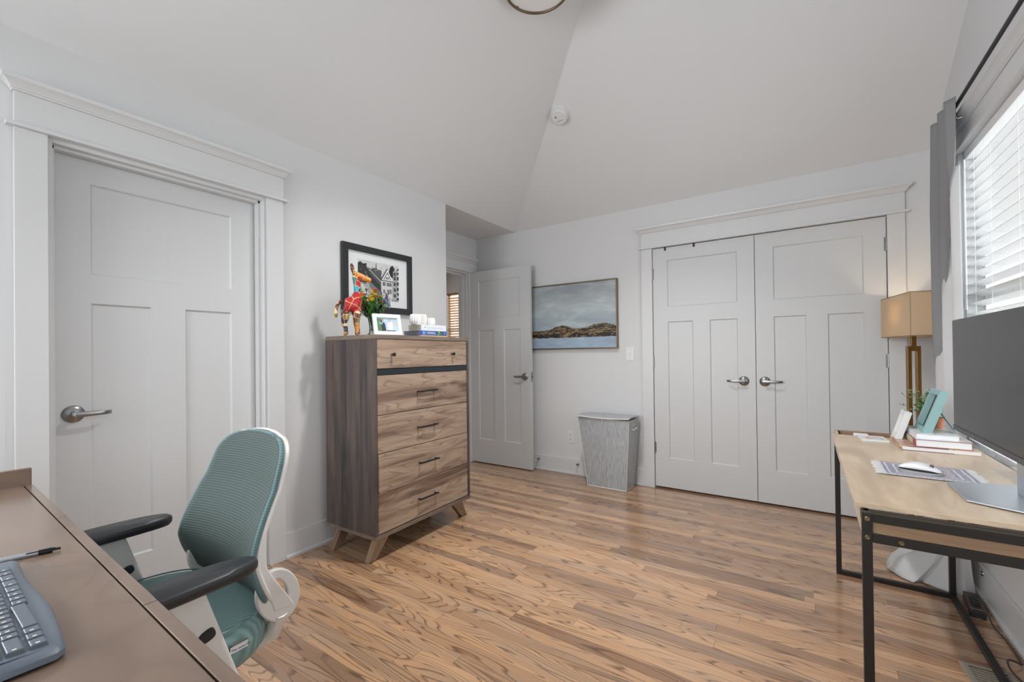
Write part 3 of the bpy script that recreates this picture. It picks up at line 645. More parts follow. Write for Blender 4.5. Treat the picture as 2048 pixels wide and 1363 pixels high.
# vase and bouquet
vs = thing('flower_vase', 'clear glass flared vase holding wildflowers on the chest', 'vase', (.30, -2.060, TZ))
b = MB(); prof = [(0, 0), (.036, 0), (.035, .006), (.022, .02), (.020, .05), (.026, .10), (.043, .15), (.064, .19), (.062, .19), (.041, .15), (.0235, .10), (.0175, .05), (.018, .022), (0, .018)]
b.lathe(prof, 32); b.build('glass_body', M['vase_glass'], vs, smooth=True)
bq = thing('flower_bouquet', 'bunch of yellow orange and purple wildflowers in the glass vase', 'flowers', (.30, -2.060, TZ))
rs = random.Random(3); petals = {k: flat('petal_'+k, c, .6, var=.15) for k, c in dict(yellow=rgb(236, 196, 40), orange=rgb(222, 96, 34), red=rgb(196, 50, 36), purple=rgb(78, 62, 130), lilac=rgb(120, 110, 170)).items()}
fol = MB(); tips = []
for i in range(70):
    a = rs.uniform(0, 2*PI); rr = .108*math.sqrt(rs.random()); h = .288-.62*rr+rs.uniform(-.04, .018)
    tip = (rr*math.cos(a), rr*math.sin(a)*1.1, h)
    fol.tube([(rs.uniform(-.01, .01), rs.uniform(-.01, .01), .03), (tip[0]*.3, tip[1]*.3, .16), tip], [.0016, .0014, .0010], 5)
    tips.append(tip)
    for k in range(9):
        q = rs.uniform(.42, .93); px, py, pz = tip[0]*q**1.5, tip[1]*q**1.5, .03+(h-.03)*q
        aa = rs.uniform(0, 2*PI); L = rs.uniform(.022, .045); dx, dy, dz = math.cos(aa)*L*.5, math.sin(aa)*L*.5, L*.8
        wx, wy = -math.sin(aa)*.0052, math.cos(aa)*.0052
        fol.add([(px, py, pz), (px+dx*.5+wx, py+dy*.5+wy, pz+dz*.5), (px+dx, py+dy, pz+dz), (px+dx*.5-wx, py+dy*.5-wy, pz+dz*.5+.001)], [(0, 1, 2, 3)])
fol.build('stems_and_leaves', M['leaf'], bq)
for i, t_ in enumerate(tips):
    # yellow to the left, orange middle, purple right (world +y side)
    q = t_[1]+rs.uniform(-.02, .02); key = 'yellow' if q < -.035 else ('purple' if q > .055 else ('lilac' if q > .035 else rs.choice(['orange', 'orange', 'red', 'yellow'])))
    b = MB()
    if key in ('purple', 'lilac'):
        for k in range(7):
            p = (t_[0]+rs.uniform(-.004, .004), t_[1]+rs.uniform(-.004, .004), t_[2]-.02+k*.006); b.lathe([(0, -.004), (.004, 0), (0, .004)], 6, p)
    else:
        for k in range(6):
            a = k*PI/3+rs.random(); c_, s_ = math.cos(a), math.sin(a); L = .016
            b.add([t_, (t_[0]+c_*L*.6-s_*.006, t_[1]+s_*L*.6+c_*.006, t_[2]+.006), (t_[0]+c_*L, t_[1]+s_*L, t_[2]+.010), (t_[0]+c_*L*.6+s_*.006, t_[1]+s_*L*.6-c_*.006, t_[2]+.006)], [(0, 1, 2, 3)])
        b.lathe([(0, -.002), (.0045, .003), (0, .008)], 8, t_)
    b.build('blossom', petals[key], bq)

def portrait(name, base, polys, w, h, parent, d=.0004):
    """flat print of size w x h in local xz plane facing -y; polys = (material, [(u,v)...])"""
    b = MB(); mats = [base]; b.m(0).quad((0, 0, 0), (w, 0, 0), (w, 0, h), (0, 0, h))
    for i, (m_, pts) in enumerate(polys):
        if m_ not in mats: mats.append(m_)
        b.m(mats.index(m_)).add([(p[0]*w, -d*(1+i*.05), p[1]*h) for p in pts], [tuple(range(len(pts)))])
    return b, mats
def frame_box(b, w, h, bw, t, y0=0.):
    """mitred frame, front at y0-t"""
    o = [(0, 0), (w, 0), (w, h), (0, h)]; i_ = [(bw, bw), (w-bw, bw), (w-bw, h-bw), (bw, h-bw)]
    for k in range(4):
        a, c, d_, e = o[k], o[(k+1) % 4], i_[(k+1) % 4], i_[k]
        vs_ = [(p[0], y0, p[1]) for p in (a, c, d_, e)]+[(p[0], y0-t, p[1]) for p in (a, c, d_, e)]
        b.add(vs_, [(0, 1, 2, 3), (7, 6, 5, 4), (0, 4, 5, 1), (1, 5, 6, 2), (2, 6, 7, 3), (3, 7, 4, 0)])
    return b
G = {k: flat('grey_%d' % k, (lin(k), lin(k), lin(k), 1), .6, var=.08) for k in (18, 45, 80, 120, 165, 205, 232)}
Cc = {k: flat('tint_'+k, v, .5, var=.1) for k, v in dict(sky=rgb(170, 196, 214), skin=rgb(206, 160, 134), denim=rgb(70, 96, 130), dk=rgb(36, 42, 50), green=rgb(86, 120, 84), blush=rgb(224, 178, 160), sand=rgb(206, 190, 168), white=rgb(232, 232, 230), coral=rgb(214, 130, 96), blue=rgb(84, 130, 190), wood=rgb(140, 104, 76), aqua=rgb(96, 170, 180)).items()}
# small white photo frame on the dresser
pf = thing('photo_frame', 'small white photo frame leaning back in front of the vase', 'photo frame', (.425, -2.150, TZ), R(76))
Lm = Matrix.Rotation(R(-14), 4, 'X')
b = frame_box(MB(), .176, .128, .022, .014); b.xf(Lm); b.build('frame', M['white_gloss'], pf, bevel=.001)
b, ms = portrait('print', Cc['sky'], [(Cc['green'], [(0, 0), (.32, 0), (.34, .5), (.2, .95), (0, .9)]), (Cc['dk'], [(.22, .0), (.42, .0), (.4, .5), (.3, .95), (.2, .8)]), (Cc['skin'], [(.26, .62), (.34, .66), (.36, .88), (.28, .9)]),
    (Cc['aqua'], [(.1, .55), (.26, .5), (.3, .62), (.14, .72)]), (Cc['white'], [(.5, 0), (.72, 0), (.78, .6), (.66, .75), (.52, .6)]), (Cc['skin'], [(.58, .72), (.66, .7), (.68, .9), (.6, .94)]), (Cc['blush'], [(.76, .5), (.92, .4), (.96, .5), (.8, .7)]), (Cc['dk'], [(.45, 0), (.9, 0), (.88, .08), (.46, .1)])], .132, .084, pf)
for i in range(len(b.v)): b.v[i] = (b.v[i][0]+.022, b.v[i][1]-.006, b.v[i][2]+.022)
b.xf(Lm); b.build('print', ms, pf)
b = MB(); b.box(.085, .12, 0, .002, -.1, 0); b.xf(Matrix.Translation((0, .026, .105)) @ Matrix.Rotation(R(22), 4, 'X')); b.build('stand', M['black_metal'], pf)

# books lying on the dresser : spine towards the room
def book(name, label, loc, rz, L, Wd, H, cover, pages=None, group=None, spine_r=.0):
    """L along the spine (local x), Wd depth (local +y), spine at y=0"""
    o = thing(name, label, 'book', loc, rz, group)
    t = .0025; b = MB(); b.box(0, L, 0, Wd, 0, t); b.box(0, L, 0, Wd, H-t, H); b.box(0, L, 0, t, t, H-t); b.build('cover', cover, o, bevel=.0006)
    MB().box(.003, L-.003, t, Wd-.003, t, H-t).build('pages', pages or M['paper'], o)
    return o
RZB = R(88)
mw = flat('white_book_cover', rgb(224, 230, 234), .45); mb_ = flat('blue_book_cover', rgb(58, 92, 164), .4); my = flat('tan_booklet', rgb(206, 180, 128), .6)
bk0 = book('book', 'thin tan booklet at the bottom of the stack on the chest', (.485, -1.836, TZ), RZB, .235, .13, .007, my, my)
bk1 = book('book', 'blue herb book with leafy spine in the stack on the chest', (.48, -1.838, TZ+.007), RZB, .235, .16, .030, mb_, flat('grey_pages', rgb(120, 126, 132), .7))
bk2 = book('book', 'thick white book on top of the blue book on the chest', (.473, -1.822, TZ+.037), RZB, .222, .125, .040, mw, M['cream'])
sp = Matrix.Translation((.058, -.0006, .0155)) @ Matrix.Rotation(R(90), 4, 'X')
text_part('spine_lettering', 'HERBAL', .021, M['white_gloss'], bk1, sp, sx=1.0)
b = MB()
for k in range(7): a = k*2*PI/7; b.add([(.03, -.0006, .015), (.03+.010*math.cos(a-.3), -.0006, .015+.011*math.sin(a-.3)), (.03+.012*math.cos(a+.2), -.0006, .015+.012*math.sin(a+.2))], [(0, 1, 2)])
b.box(.046, .048, -.0006, 0, .003, .027); b.build('spine_emblem', flat('pale_blue_ink', rgb(160, 205, 225), .5), bk1)
b = MB(); rs = random.Random(5)
for k in range(26):
    x, z, a, l = .145+rs.random()*.05, .003+rs.random()*.023, rs.uniform(0, PI), .012
    b.m(rs.choice([0, 1, 2])).add([(x, -.0006-k*1e-5, z), (min(.2, x+l*.5*math.cos(a)), -.0006-k*1e-5, max(.001, min(.029, z+l*.4*math.sin(a)+.003))), (min(.2, x+l), -.0006-k*1e-5, z), (x+l*.5, -.0006-k*1e-5, max(.001, z-.005))], [(0, 1, 2, 3)])
b.build('spine_leaf_picture', [M['leaf'], M['leaf_dark'], flat('pale_leaf', rgb(190, 210, 140), .6)], bk1)
text_part('spine_lettering', 'K', .014, M['white_gloss'], bk1, Matrix.Translation((.212, -.0006, .016)) @ Matrix.Rotation(R(90), 4, 'X'))
b = MB(); b.lathe([(0, 0), (.0035, 0), (.0035, -.0005), (0, -.0005)], 12, (.033, -.0001, .022), 'y'); b.box(.045, .165, -.0005, 0, .0195, .0205); b.box(.175, .181, -.0005, 0, .016, .020); b.build('spine_mark', G[120], bk2)

# ribbed votive holders
def votive(label, loc, r, h, n=15):
    t_ = [(0, 0), (.7, 0), (.80, .03), (1., .28), (1., .5), (.92, .8), (.80, 1.), (.72, 1.), (.84, .8), (.9, .5), (.66, .1), (0, .08)]
    b = MB(); b.lathe([(a*r, c*h) for a, c in t_], n*4, (0, 0, 0), 'z', lambda k, N: 1.05 if (k % 4) in (0, 1) else .86)
    o = b.build('candle_holder', M['ceramic'], loc=loc, smooth=True); return tag(o, label, 'candle holder', 'ribbed white candle holders')
votive('largest ribbed white candle holder, nearest the black picture frame', (.405, -1.806, TZ+.077), .038, .068)
votive('tall slim ribbed white candle holder behind the smallest one', (.385, -1.724, TZ+.077), .030, .074)
votive('smallest ribbed white candle holder, at right end of the books', (.425, -1.684, TZ+.077), .027, .050)

# ------------------------------------------------------------ framed street photograph on left wall
PW, PH = .60, .445
fr = thing('framed_photograph', 'black framed black and white street photograph on left wall', 'picture', (.004, -2.074, 1.462), R(90))
b = frame_box(MB(), PW, PH, .044, .022); b.build('frame', flat('black_frame', (.02, .022, .024, 1), .3), fr, bevel=.001)
MB().box(.04, PW-.04, -.008, -.002, .04, PH-.04).build('mat_board', M['mat_white'], fr)
rs = random.Random(11); P = []
P.append((G[165], [(0, .0), (1, 0), (1, .55), (0, .6)]))
P.append((G[45], [(0, .42), (.2, .40), (.2, .93), (.12, .9), (.06, .95), (0, .9)]))
P.append((G[80], [(.18, .62), (.55, .50), (.56, .80), (.40, .84), (.3, .80), (.18, .86)]))
P.append((G[120], [(.2, .80), (.56, .42), (.55, .02), (.28, .30), (.18, .74)]))
P.append((G[45], [(.16, .86), (.24, .80), (.56, .36), (.55, .22), (.3, .44), (.2, .66)]))
P.append((G[80], [(.22, .80), (.56, .52), (.56, .36), (.28, .66)]))
P.append((G[205], [(.19, .84), (.21, .84), (.56, .50), (.56, .475)]))
P.append((G[205], [(.0, .40), (.14, .36), (.30, .0), (.0, .0)]))
for k in range(42):
    x, y = rs.uniform(.0, .17), rs.uniform(.05, .86); s = rs.uniform(.008, .028)
    P.append((rs.choice([G[18], G[45], G[120], G[232]]), [(x, y), (x+s, y+s*.4), (x+s*.8, y+s*1.3), (x-.0+s*.1, y+s)]))
for k in range(34):
    x, y = rs.uniform(.2, .72), rs.uniform(.66, .86); s = rs.uniform(.01, .03)
    P.append((rs.choice([G[18], G[80], G[120], G[205]]), [(x, y), (x+s, y), (x+s*.9, y+s*.9), (x+s*.2, y+s*.8)]))
P.append((G[18], [(.415, .80), (.435, .80), (.432, .97), (.42, .97)]))
P.append((G[18], [(.72, .72), (.88, .62), (.9, .9), (.84, 1.0), (.78, .94)]))
P.append((G[205], [(.545, .0), (.83, .0), (.83, .56), (.545, .55)]))
P.append((G[80], [(.53, .56), (.56, .55), (.71, .86), (.70, .9)]))
P.append((G[232], [(.56, .55), (.84, .56), (.71, .86)]))
P.append((G[120], [(.60, .57), (.80, .58), (.71, .80)]))
P.append((G[232], [(.63, .58), (.77, .58), (.71, .74)]))
for (x, y, w_, h_) in ((.67, .59, .03, .06), (.705, .59, .03, .06), (.59, .40, .06, .10), (.69, .40, .05, .10), (.755, .40, .05, .10), (.70, .18, .05, .13), (.765, .2, .04, .12), (.60, .2, .04, .1)):
    P.append((G[45], [(x, y), (x+w_, y), (x+w_, y+h_), (x, y+h_)])); P.append((G[232], [(x+w_*.45, y), (x+w_*.55, y), (x+w_*.55, y+h_), (x+w_*.45, y+h_)]))
P.append((G[80], [(.545, .53), (.84, .53), (.84, .555), (.545, .555)]))
P.append((G[165], [(.85, .10), (.95, .10), (.95, .82), (.90, .90), (.85, .82)]))
for y in (.12, .28, .44, .6, .72): P.append((G[45], [(.87, y), (.92, y), (.92, y+.09), (.87, y+.09)]))
P.append((G[45], [(.95, .05), (1, .05), (1, .95), (.95, .9)]))
for y in (.1, .25, .4, .55, .7, .82): P.append((G[205], [(.96, y), (1, y+.01), (1, y+.07), (.96, y+.05)]))
for k in range(40):
    x, y = rs.uniform(.56, .98), rs.uniform(.0, .17); s = rs.uniform(.01, .035)
    P.append((rs.choice([G[18], G[80], G[165], G[232], G[205]]), [(x, y), (min(1, x+s), y), (min(1, x+s*.9), y+s*.8), (x+s*.3, y+s)]))
b, ms = portrait('print', G[205], P, .352, .262, fr, .0003)
for i in range(len(b.v)): b.v[i] = (b.v[i][0]+.124, b.v[i][1]-.0085, b.v[i][2]+.090)
b.build('print', ms, fr)
MB().box(.042, PW-.042, -.0155, -.0145, .042, PH-.042).build('glazing', M['pane'], fr)

# ------------------------------------------------------------ seascape painting on back wall
pt_ = thing('framed_painting', 'blue grey coastal landscape painting in thin bronze frame', 'painting', (.20, -.004, 1.20))
b = frame_box(MB(), .905, .632, .010, .034); b.build('frame', M['brass_dark'], pt_, bevel=.001)
MB().box(0, .889, -.022, -.006, 0, .616).build('canvas', M['painting'], pt_, loc=(.008, 0, .008))

# ------------------------------------------------------------ wall plates and door stops
sw = thing('light_switch', 'white toggle light switch plate beside closet casing', 'switch', (1.208, 0, 1.147))
MB().box(-.036, .036, -.006, 0, -.06, .06).build('plate', M['plastic_w'], sw, bevel=.002)
b = MB(); b.box(-.005, .005, -.016, -.006, -.004, .012); b.build('toggle', M['plastic_w'], sw, bevel=.002)
for z in (-.042, .042): MB().lathe([(0, -.006), (.003, -.006), (.003, -.0075), (0, -.0075)], 10, (0, 0, z), 'y').build('screw', M['nickel'], sw)
ot = thing('wall_outlet', 'white duplex wall outlet left of the grey hamper', 'outlet', (.612, 0, .352))
MB().box(-.036, .036, -.006, 0, -.059, .059).build('plate', M['plastic_w'], ot, bevel=.002)
for z in (-.021, .021):
    s_ = MB().lathe([(0, -.006), (.0165, -.006), (.016, -.0085), (0, -.0085)], 20, (0, 0, z), 'y').build('socket', M['plastic_w'], ot)
    MB().box(-.008, -.005, -.0095, -.0085, z, z+.009).box(.005, .008, -.0095, -.0085, z, z+.009).lathe([(0, -.0085), (.003, -.0085), (.003, -.0095), (0, -.0095)], 8, (0, 0, z-.007), 'y').build('slots', M['dark'], s_)
for x, lb in ((.262, 'door stop on baseboard beside the open door edge'), (.695, 'door stop on baseboard left of the grey hamper')):
    ds = thing('door_stop', lb, 'door stop', (x, -.014, .105))
    MB().lathe([(0, 0), (.012, 0), (.011, -.006), (.006, -.008), (0, -.008)], 16, (0, 0, 0), 'y').build('base', M['nickel'], ds, smooth=True)
    MB().lathe([(0, -.006)]+[(.0045+.0012*(k % 2), -.008-.0022*k) for k in range(24)]+[(0, -.062)], 10, (0, 0, 0), 'y').build('spring', M['nickel'], ds)
    MB().lathe([(0, -.060), (.007, -.060), (.007, -.072), (0, -.074)], 12, (0, 0, 0), 'y').build('tip', M['plastic_w'], ds, smooth=True)
jk = thing('cable_jack', 'round cable plate in baseboard below the window', 'outlet', (WX-.014, -.90, .118))
MB().lathe([(0, 0), (.012, 0), (.011, -.004), (.006, -.006), (.005, -.012), (0, -.012)], 16, (0, 0, 0), 'x').build('connector', M['nickel'], jk, smooth=True)

# ------------------------------------------------------------ smoke detector and light fixture
nrm = Vector((0, -SL, -1)).normalized()      # back slope faces down and towards the room
sd = thing('smoke_detector', 'round white smoke detector on sloped ceiling', 'smoke detector', (1.013, -.918, ZC+SL*.918))
sd.rotation_euler = nrm.to_track_quat('Z', 'Y').to_euler()
MB().lathe([(0, 0), (.072, 0), (.072, .010), (.066, .014), (0, .014)], 40).build('mounting_base', M['plastic_w'], sd, smooth=True)
MB().lathe([(0, .014), (.062, .014), (.063, .020), (.060, .036), (.052, .044), (0, .046)], 40).build('housing', M['plastic_w'], sd, smooth=True)
b = MB(); b.lathe([(0, .0455), (.006, .0455), (.006, .0475), (0, .0475)], 12, (-.02, .012, 0)); 
b.build('test_button', G[80], sd)
for k in range(4): MB().box(-.024+k*.014, -.017+k*.014, -.026, -.022, .044, .0462).build('vent_slot', G[80], sd)
fx = thing('ceiling_light', 'round brass ring ceiling light at top edge of view', 'ceiling light', (1.385, -1.875, 3.03))
b = MB(); n = 64; b.tube([(.165*math.cos(2*PI*k/n), .165*math.sin(2*PI*k/n), 0) for k in range(n+1)], .0065, 10, False); b.build('ring', M['brass_dark'], fx, smooth=True)
MB().lathe([(0, .004), (.155, .004), (.160, .012), (.160, .075), (.15, .085), (0, .085)], 48).build('glass_shade', flat('frosted_shade', (.8, .8, .8, 1), .4), fx, smooth=True)
b = MB()
for k in range(3): a = R(40+120*k); b.tube([(.165*math.cos(a), .165*math.sin(a), 0), (.165*math.cos(a), .165*math.sin(a), .09), (.03*math.cos(a), .03*math.sin(a), .13)], .004, 8); b.lathe([(0, -.006), (.008, 0), (0, .008)], 12, (.165*math.cos(a), .165*math.sin(a), 0))
b.build('support_arms', M['brass_dark'], fx, smooth=True)
MB().lathe([(0, .09), (.05, .09), (.055, .1), (.055, .125), (.012, .135), (.012, .21), (0, .21)], 32).build('canopy', M['brass_dark'], fx, smooth=True)

# ------------------------------------------------------------ laundry hamper
hp = thing('laundry_hamper', 'tapered grey woven laundry hamper with lid by back wall', 'hamper', (1.06, -.175, 0))
HT, HB_ = (.230, .122), (.172, .098); HH = .595
def hring(t, dx, dy, n=6):
    # rectangle outline with rounded corners, half sizes dx, dy
    r_ = .012; pts = []
    for (sx, sy, a0) in ((1, -1, -90), (1, 1, 0), (-1, 1, 90), (-1, -1, 180)):
        for k in range(n): a = R(a0+90*k/(n-1)); pts.append((sx*(dx-r_)+r_*math.cos(a), sy*(dy-r_)+r_*math.sin(a)))
    return pts
b = MB(); rows = 9; ring_n = 24; vs_ = []
for j in range(rows):
    q = j/(rows-1); dx = HB_[0]+(HT[0]-HB_[0])*q; dy = HB_[1]+(HT[1]-HB_[1])*q
    vs_ += [(x+.02*(1-q), y, .006+q*(HH-.006)) for x, y in hring(q, dx, dy)]
b.add(vs_, [(j*ring_n+i, j*ring_n+(i+1) % ring_n, (j+1)*ring_n+(i+1) % ring_n, (j+1)*ring_n+i) for j in range(rows-1) for i in range(ring_n)]+[tuple(range(ring_n-1, -1, -1)), tuple(range((rows-1)*ring_n, rows*ring_n))])
b.build('body', M['hamper'], hp, smooth=True)
b = MB()
for pts, z, ox in ((hring(0, *HB_), .006, .02),): b.tube([(x+ox, y, z) for x, y in pts+[pts[0]]], .005, 6, False)
for (sx, sy) in ((1, -1), (-1, -1), (1, 1), (-1, 1)): b.tube([(sx*HB_[0]+.02, sy*HB_[1], .006), (sx*HT[0], sy*HT[1], HH)], .0035, 6)
b.build('piping', M['hamper_edge'], hp, smooth=True)
b = MB()
def lidf(u, v):
    x = -HT[0]-.006+u*(2*HT[0]+.012); y = -HT[1]-.012+v*(2*HT[1]+.018)
    z = HH+.014+.012*math.sin(PI*v)*(1-.6*abs(2*u-1)**2)-.010*(1-v)**3*math.sin(PI*u)+.006*(1-v)
    return (x, y, z)
b.grid(lidf, 22, 10); b.build('lid', M['hamper'], hp, smooth=True, solid=.007)
b = MB(); b.tube([(-HT[0]-.006+k*(2*HT[0]+.012)/16, -HT[1]-.013, HH+.018-.010*math.sin(PI*k/16)) for k in range(17)], .006, 8); b.build('lid_lip', M['hamper_edge'], hp, smooth=True)
b = MB(); b.tube([(HT[0]-.008, -.05, HH-.075), (HT[0]+.012, -.045, HH-.08), (HT[0]+.012, .045, HH-.08), (HT[0]-.008, .05, HH-.075)], .006, 8); b.box(HT[0]-.011, HT[0]-.002, -.05, .05, HH-.05, HH-.042); b.build('handle', M['hamper_edge'], hp, smooth=True)
# ------------------------------------------------------------ espresso writing desk (left, nearest the camera)
ld = thing('writing_desk', 'dark espresso wooden writing desk in the near left corner', 'desk', (.415, -3.492, 0), R(-1.35))
LZ = .76; LL = 1.54; LDp = .62
MB().box(0, LL, -LDp, -.0215, LZ-.022, LZ).build('desktop', M['desk_dark'], ld, bevel=.0015)
b = MB()
for a, c in ((0, .497), (.4985, 1.176), (1.1775, LL)): b.box(a, c, -.0185, .0, LZ-.020, LZ-.001)
b.build('front_rail', M['desk_dark'], ld, bevel=.001)
MB().box(.0, LL, -.022, -.0035, LZ-.044, LZ-.023).build('front_apron', M['desk_dark'], ld, bevel=.001)
MB().box(-.022, 0, -LDp, -.002, LZ-.022, LZ+.053).build('side_gallery', M['desk_dark'], ld, bevel=.002)
MB().box(-.022, LL, -LDp-.02, -LDp, LZ-.022, LZ+.053).build('rear_gallery', M['desk_dark'], ld, bevel=.002)
for x in (.0, LL-.05):
    for y in (-.06, -LDp): MB().box(x, x+.05, y, y+.05, 0, LZ-.022).build('leg', M['desk_dark'], ld, bevel=.003)
MB().box(.0, LL, -LDp, -LDp+.02, LZ-.12, LZ-.022).build('rear_apron', M['desk_dark'], ld)
b = MB(); b.box(.625, .935, -.42, .045, .655, .667); b.build('pull_out_tray', M['desk_dark'], ld, bevel=.001)
for bx in (.615, .935): MB().box(bx, bx+.01, -.42, -.03, .655, .74).build('tray_bracket', M['desk_dark'], ld)
b = MB(); b.box(1.452, 1.476, -.004, .016, LZ-.043, LZ-.039); b.box(1.452, 1.455, -.004, .016, LZ-.043, LZ-.028); b.box(1.473, 1.476, -.004, .016, LZ-.043, LZ-.028); b.build('drawer_handle', M['brass'], ld)
# closed laptop on the tray
lp = thing('laptop', 'closed silver laptop showing past the edge of dark desk', 'laptop', (1.055, -3.695, .667), R(-1.35))
MB().box(0, .285, 0, .225, .0, .008).build('base', M['bezel'], lp, bevel=.003)
MB().box(0, .285, 0, .225, .0085, .016).build('lid', M['silver'], lp, bevel=.003, seg=3)

# ------------------------------------------------------------ ergonomic keyboard
kb = thing('keyboard', 'grey curved keyboard on the dark desk', 'keyboard', (1.66, -3.64, LZ))
KO = [(1.662, -3.700), (1.664, -3.650), (1.655, -3.6405), (1.613, -3.6365), (1.57, -3.633), (1.532, -3.6305), (1.50, -3.629), (1.4676, -3.6285), (1.43, -3.630), (1.385, -3.6325), (1.35, -3.6332), (1.3115, -3.6325), (1.27, -3.630), (1.231, -3.628), (1.222, -3.632), (1.220, -3.70)]
N = len(KO); b = MB(); vs_ = []
for (wx, wy) in KO:
    x, y = wx-1.66, wy+3.64; inx = -.004*(1 if wx > 1.65 else (-1 if wx < 1.225 else 0))
    if wy < -3.69: ring_ = [(x, y, .004), (x, y, .013), (x+inx, y, .018), (x+inx*3, y, .021), (x+inx*3, -.165, .031), (x, -.178, .024), (x, -.178, .004)]
    else: ring_ = [(x, y, .004), (x, y, .012), (x+inx, y-.003, .0165), (x+inx*3, y-.010, .019), (x+inx*3, -.165, .031), (x, -.178, .024), (x, -.178, .004)]
    vs_ += ring_
b.add(vs_, [(i*7+k, i*7+(k+1) % 7, (i+1)*7+(k+1) % 7, (i+1)*7+k) for i in range(N-1) for k in range(7)]+[tuple(range(6, -1, -1)), tuple(range((N-1)*7, (N-1)*7+7))])
b.build('body', flat('keyboard_body', rgb(104, 114, 126), .42, bumpy=.03, bscale=500), kb, smooth=True)
key = flat('keyboard_key', rgb(88, 96, 107), .40, bumpy=.03, bscale=500); klet = flat('key_legend', rgb(214, 206, 196), .5)
def fy(wx): return -3.6425-.027*(wx-1.25)
rows_k = [[.024, .022, .022, .098, .020, .020, .022, .030, .032, .030, .022, .022], [.046]+[.0186]*10+[.05, .05], [.034]+[.0186]*13+[.05], [.028]+[.0186]*13+[.055], [.0186]*18, [.0186]*18]
for ri, ws in enumerate(rows_k):
    x = 1.646
    for wi, w in enumerate(ws):
        x0, x1 = x-.0008, x-w+.0008; x -= w
        if x < 1.235: break
        y0, y1 = fy(x0)-.0208*ri, fy(x0)-.0208*ri-.0188; zb = .017+.0019*ri; zt = zb+.0085
        L = lambda X, Y, Z: (X-1.66, Y+3.64, Z)
        e = .0025; vs_ = [L(x0, y0, zb), L(x1, y0, zb), L(x1, y1, zb), L(x0, y1, zb), L(x0-e*.6, y0-e, zt), L(x1+e*.6, y0-e, zt), L(x1+e*.6, y1+e*.5, zt+.0005), L(x0-e*.6, y1+e*.5, zt+.0005)]
        k_ = MB().add(vs_, [(0, 3, 2, 1), (4, 5, 6, 7), (0, 1, 5, 4), (1, 2, 6, 5), (2, 3, 7, 6), (3, 0, 4, 7)]).build('key', key, kb, bevel=.0012)
        if w < .05: MB().box(x0-.0075-1.66, x0-.0045-1.66, y0-.0125+3.64, y0-.0085+3.64, zt+.0001, zt+.0004).build('legend', klet, k_)
b = MB(); b.add([(1.648-1.66, fy(1.648)+3.643, .0178), (1.232-1.66, fy(1.232)+3.643, .0178), (1.232-1.66, -.150, .0285), (1.648-1.66, -.150, .0285)], [(0, 1, 2, 3)]); b.build('key_well', M['plastic_b'], kb)

# pen
pn = thing('pen', 'silver and black pen lying beside the keyboard', 'pen', (1.187, -3.563, LZ+.0052), R(0))
dv = (Vector((1.163, -3.66, 0))-Vector((1.187, -3.563, 0))).normalized()
def along(a, c, r): return MB().tube([tuple(dv*a), tuple(dv*c)], r, 12)
b = MB(); b.tube([tuple(dv*.022), tuple(dv*.034), tuple(dv*.11), tuple(dv*.135)], [.0045, .005, .0048, .0012], 12); b.build('barrel', M['silver'], pn, smooth=True)
b = MB(); b.tube([tuple(dv*.0), tuple(dv*.012)], .0026, 10); b.tube([tuple(dv*.012), tuple(dv*.032)], .0052, 12); b.build('cap', M['black_metal'], pn, smooth=True)
b = MB(); b.tube([tuple(dv*.008+Vector((.004, 0, .004))), tuple(dv*.05+Vector((.005, 0, .004)))], .0012, 6); b.build('clip', M['black_metal'], pn)

# ------------------------------------------------------------ office chair
CH = thing('office_chair', 'teal mesh office chair with white frame at the dark desk', 'office chair', (1.165, -3.45, 0), R(0))
# base
b = MB(); b.lathe([(0, .04), (.035, .05), (.04, .09), (.03, .10), (0, .10)], 24)
for k in range(5):
    a = R(18+72*k); c_, s_ = math.cos(a), math.sin(a); b.tube([(.02*c_, .02*s_, .085), (.17*c_, .17*s_, .075), (.29*c_, .29*s_, .062)], [.024, .019, .014], 10)
b.build('star_base', M['plastic_arm'], CH, smooth=True)
for k in range(5):
    a = R(18+72*k); c_, s_ = math.cos(a), math.sin(a); w = MB()
    for s in (-1, 1): w.lathe([(0, -.009), (.026, -.009), (.028, 0), (.026, .009), (0, .009)], 20, (.30*c_, s*.013+.30*s_, .028), 'y')
    w.build('caster', M['plastic_b'], CH, smooth=True)
MB().tube([(0, 0, .09), (0, 0, .25)], .025, 16).tube([(0, 0, .25), (0, 0, .36)], .015, 16).build('gas_column', M['plastic_b'], CH, smooth=True)
b = MB(); b.prism([(-.10, -.13), (.10, -.13), (.12, .17), (-.12, .17)], 'z', .355, .40); b.build('mechanism', M['plastic_arm'], CH, bevel=.01)
# seat cushion: stacked outlines
def super_xy(a, rx, ry, p): c_, s_ = math.cos(a), math.sin(a); return (rx*math.copysign(abs(c_)**(2/p), c_), ry*math.copysign(abs(s_)**(2/p), s_))
def seat_fn(u, v):
    prof = [(0., .415), (.80, .415), (.93, .422), (.985, .445), (1., .480), (.985, .506), (.955, .520), (.90, .528), (.75, .530), (.45, .525), (0., .521)]
    r_, z = prof[int(round(v*(len(prof)-1)))]
    x, y = super_xy(u*2*PI, .243*max(r_, .0001), .250*max(r_, .0001), 3.2)
    y += .012
    if y < -.15: z -= .022*((-.15-y)/.1)**2          # waterfall front
    z += .018*(abs(x)/.25)**3*(1 if r_ < .97 else .6)
    return (x, y, z)
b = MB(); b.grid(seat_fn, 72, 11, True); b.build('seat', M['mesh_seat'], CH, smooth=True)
b = MB(); b.tube([(*super_xy(2*PI*k/72, .235, .243, 3.2), 0) for k in range(73)], .0022, 6, False)
for i in range(len(b.v)):
    x, y, z = b.v[i]; b.v[i] = (x, y+.012, z+.523-(.022*((-.15-(y+.012))/.1)**2 if y+.012 < -.15 else 0)+.018*(abs(x)/.25)**3)
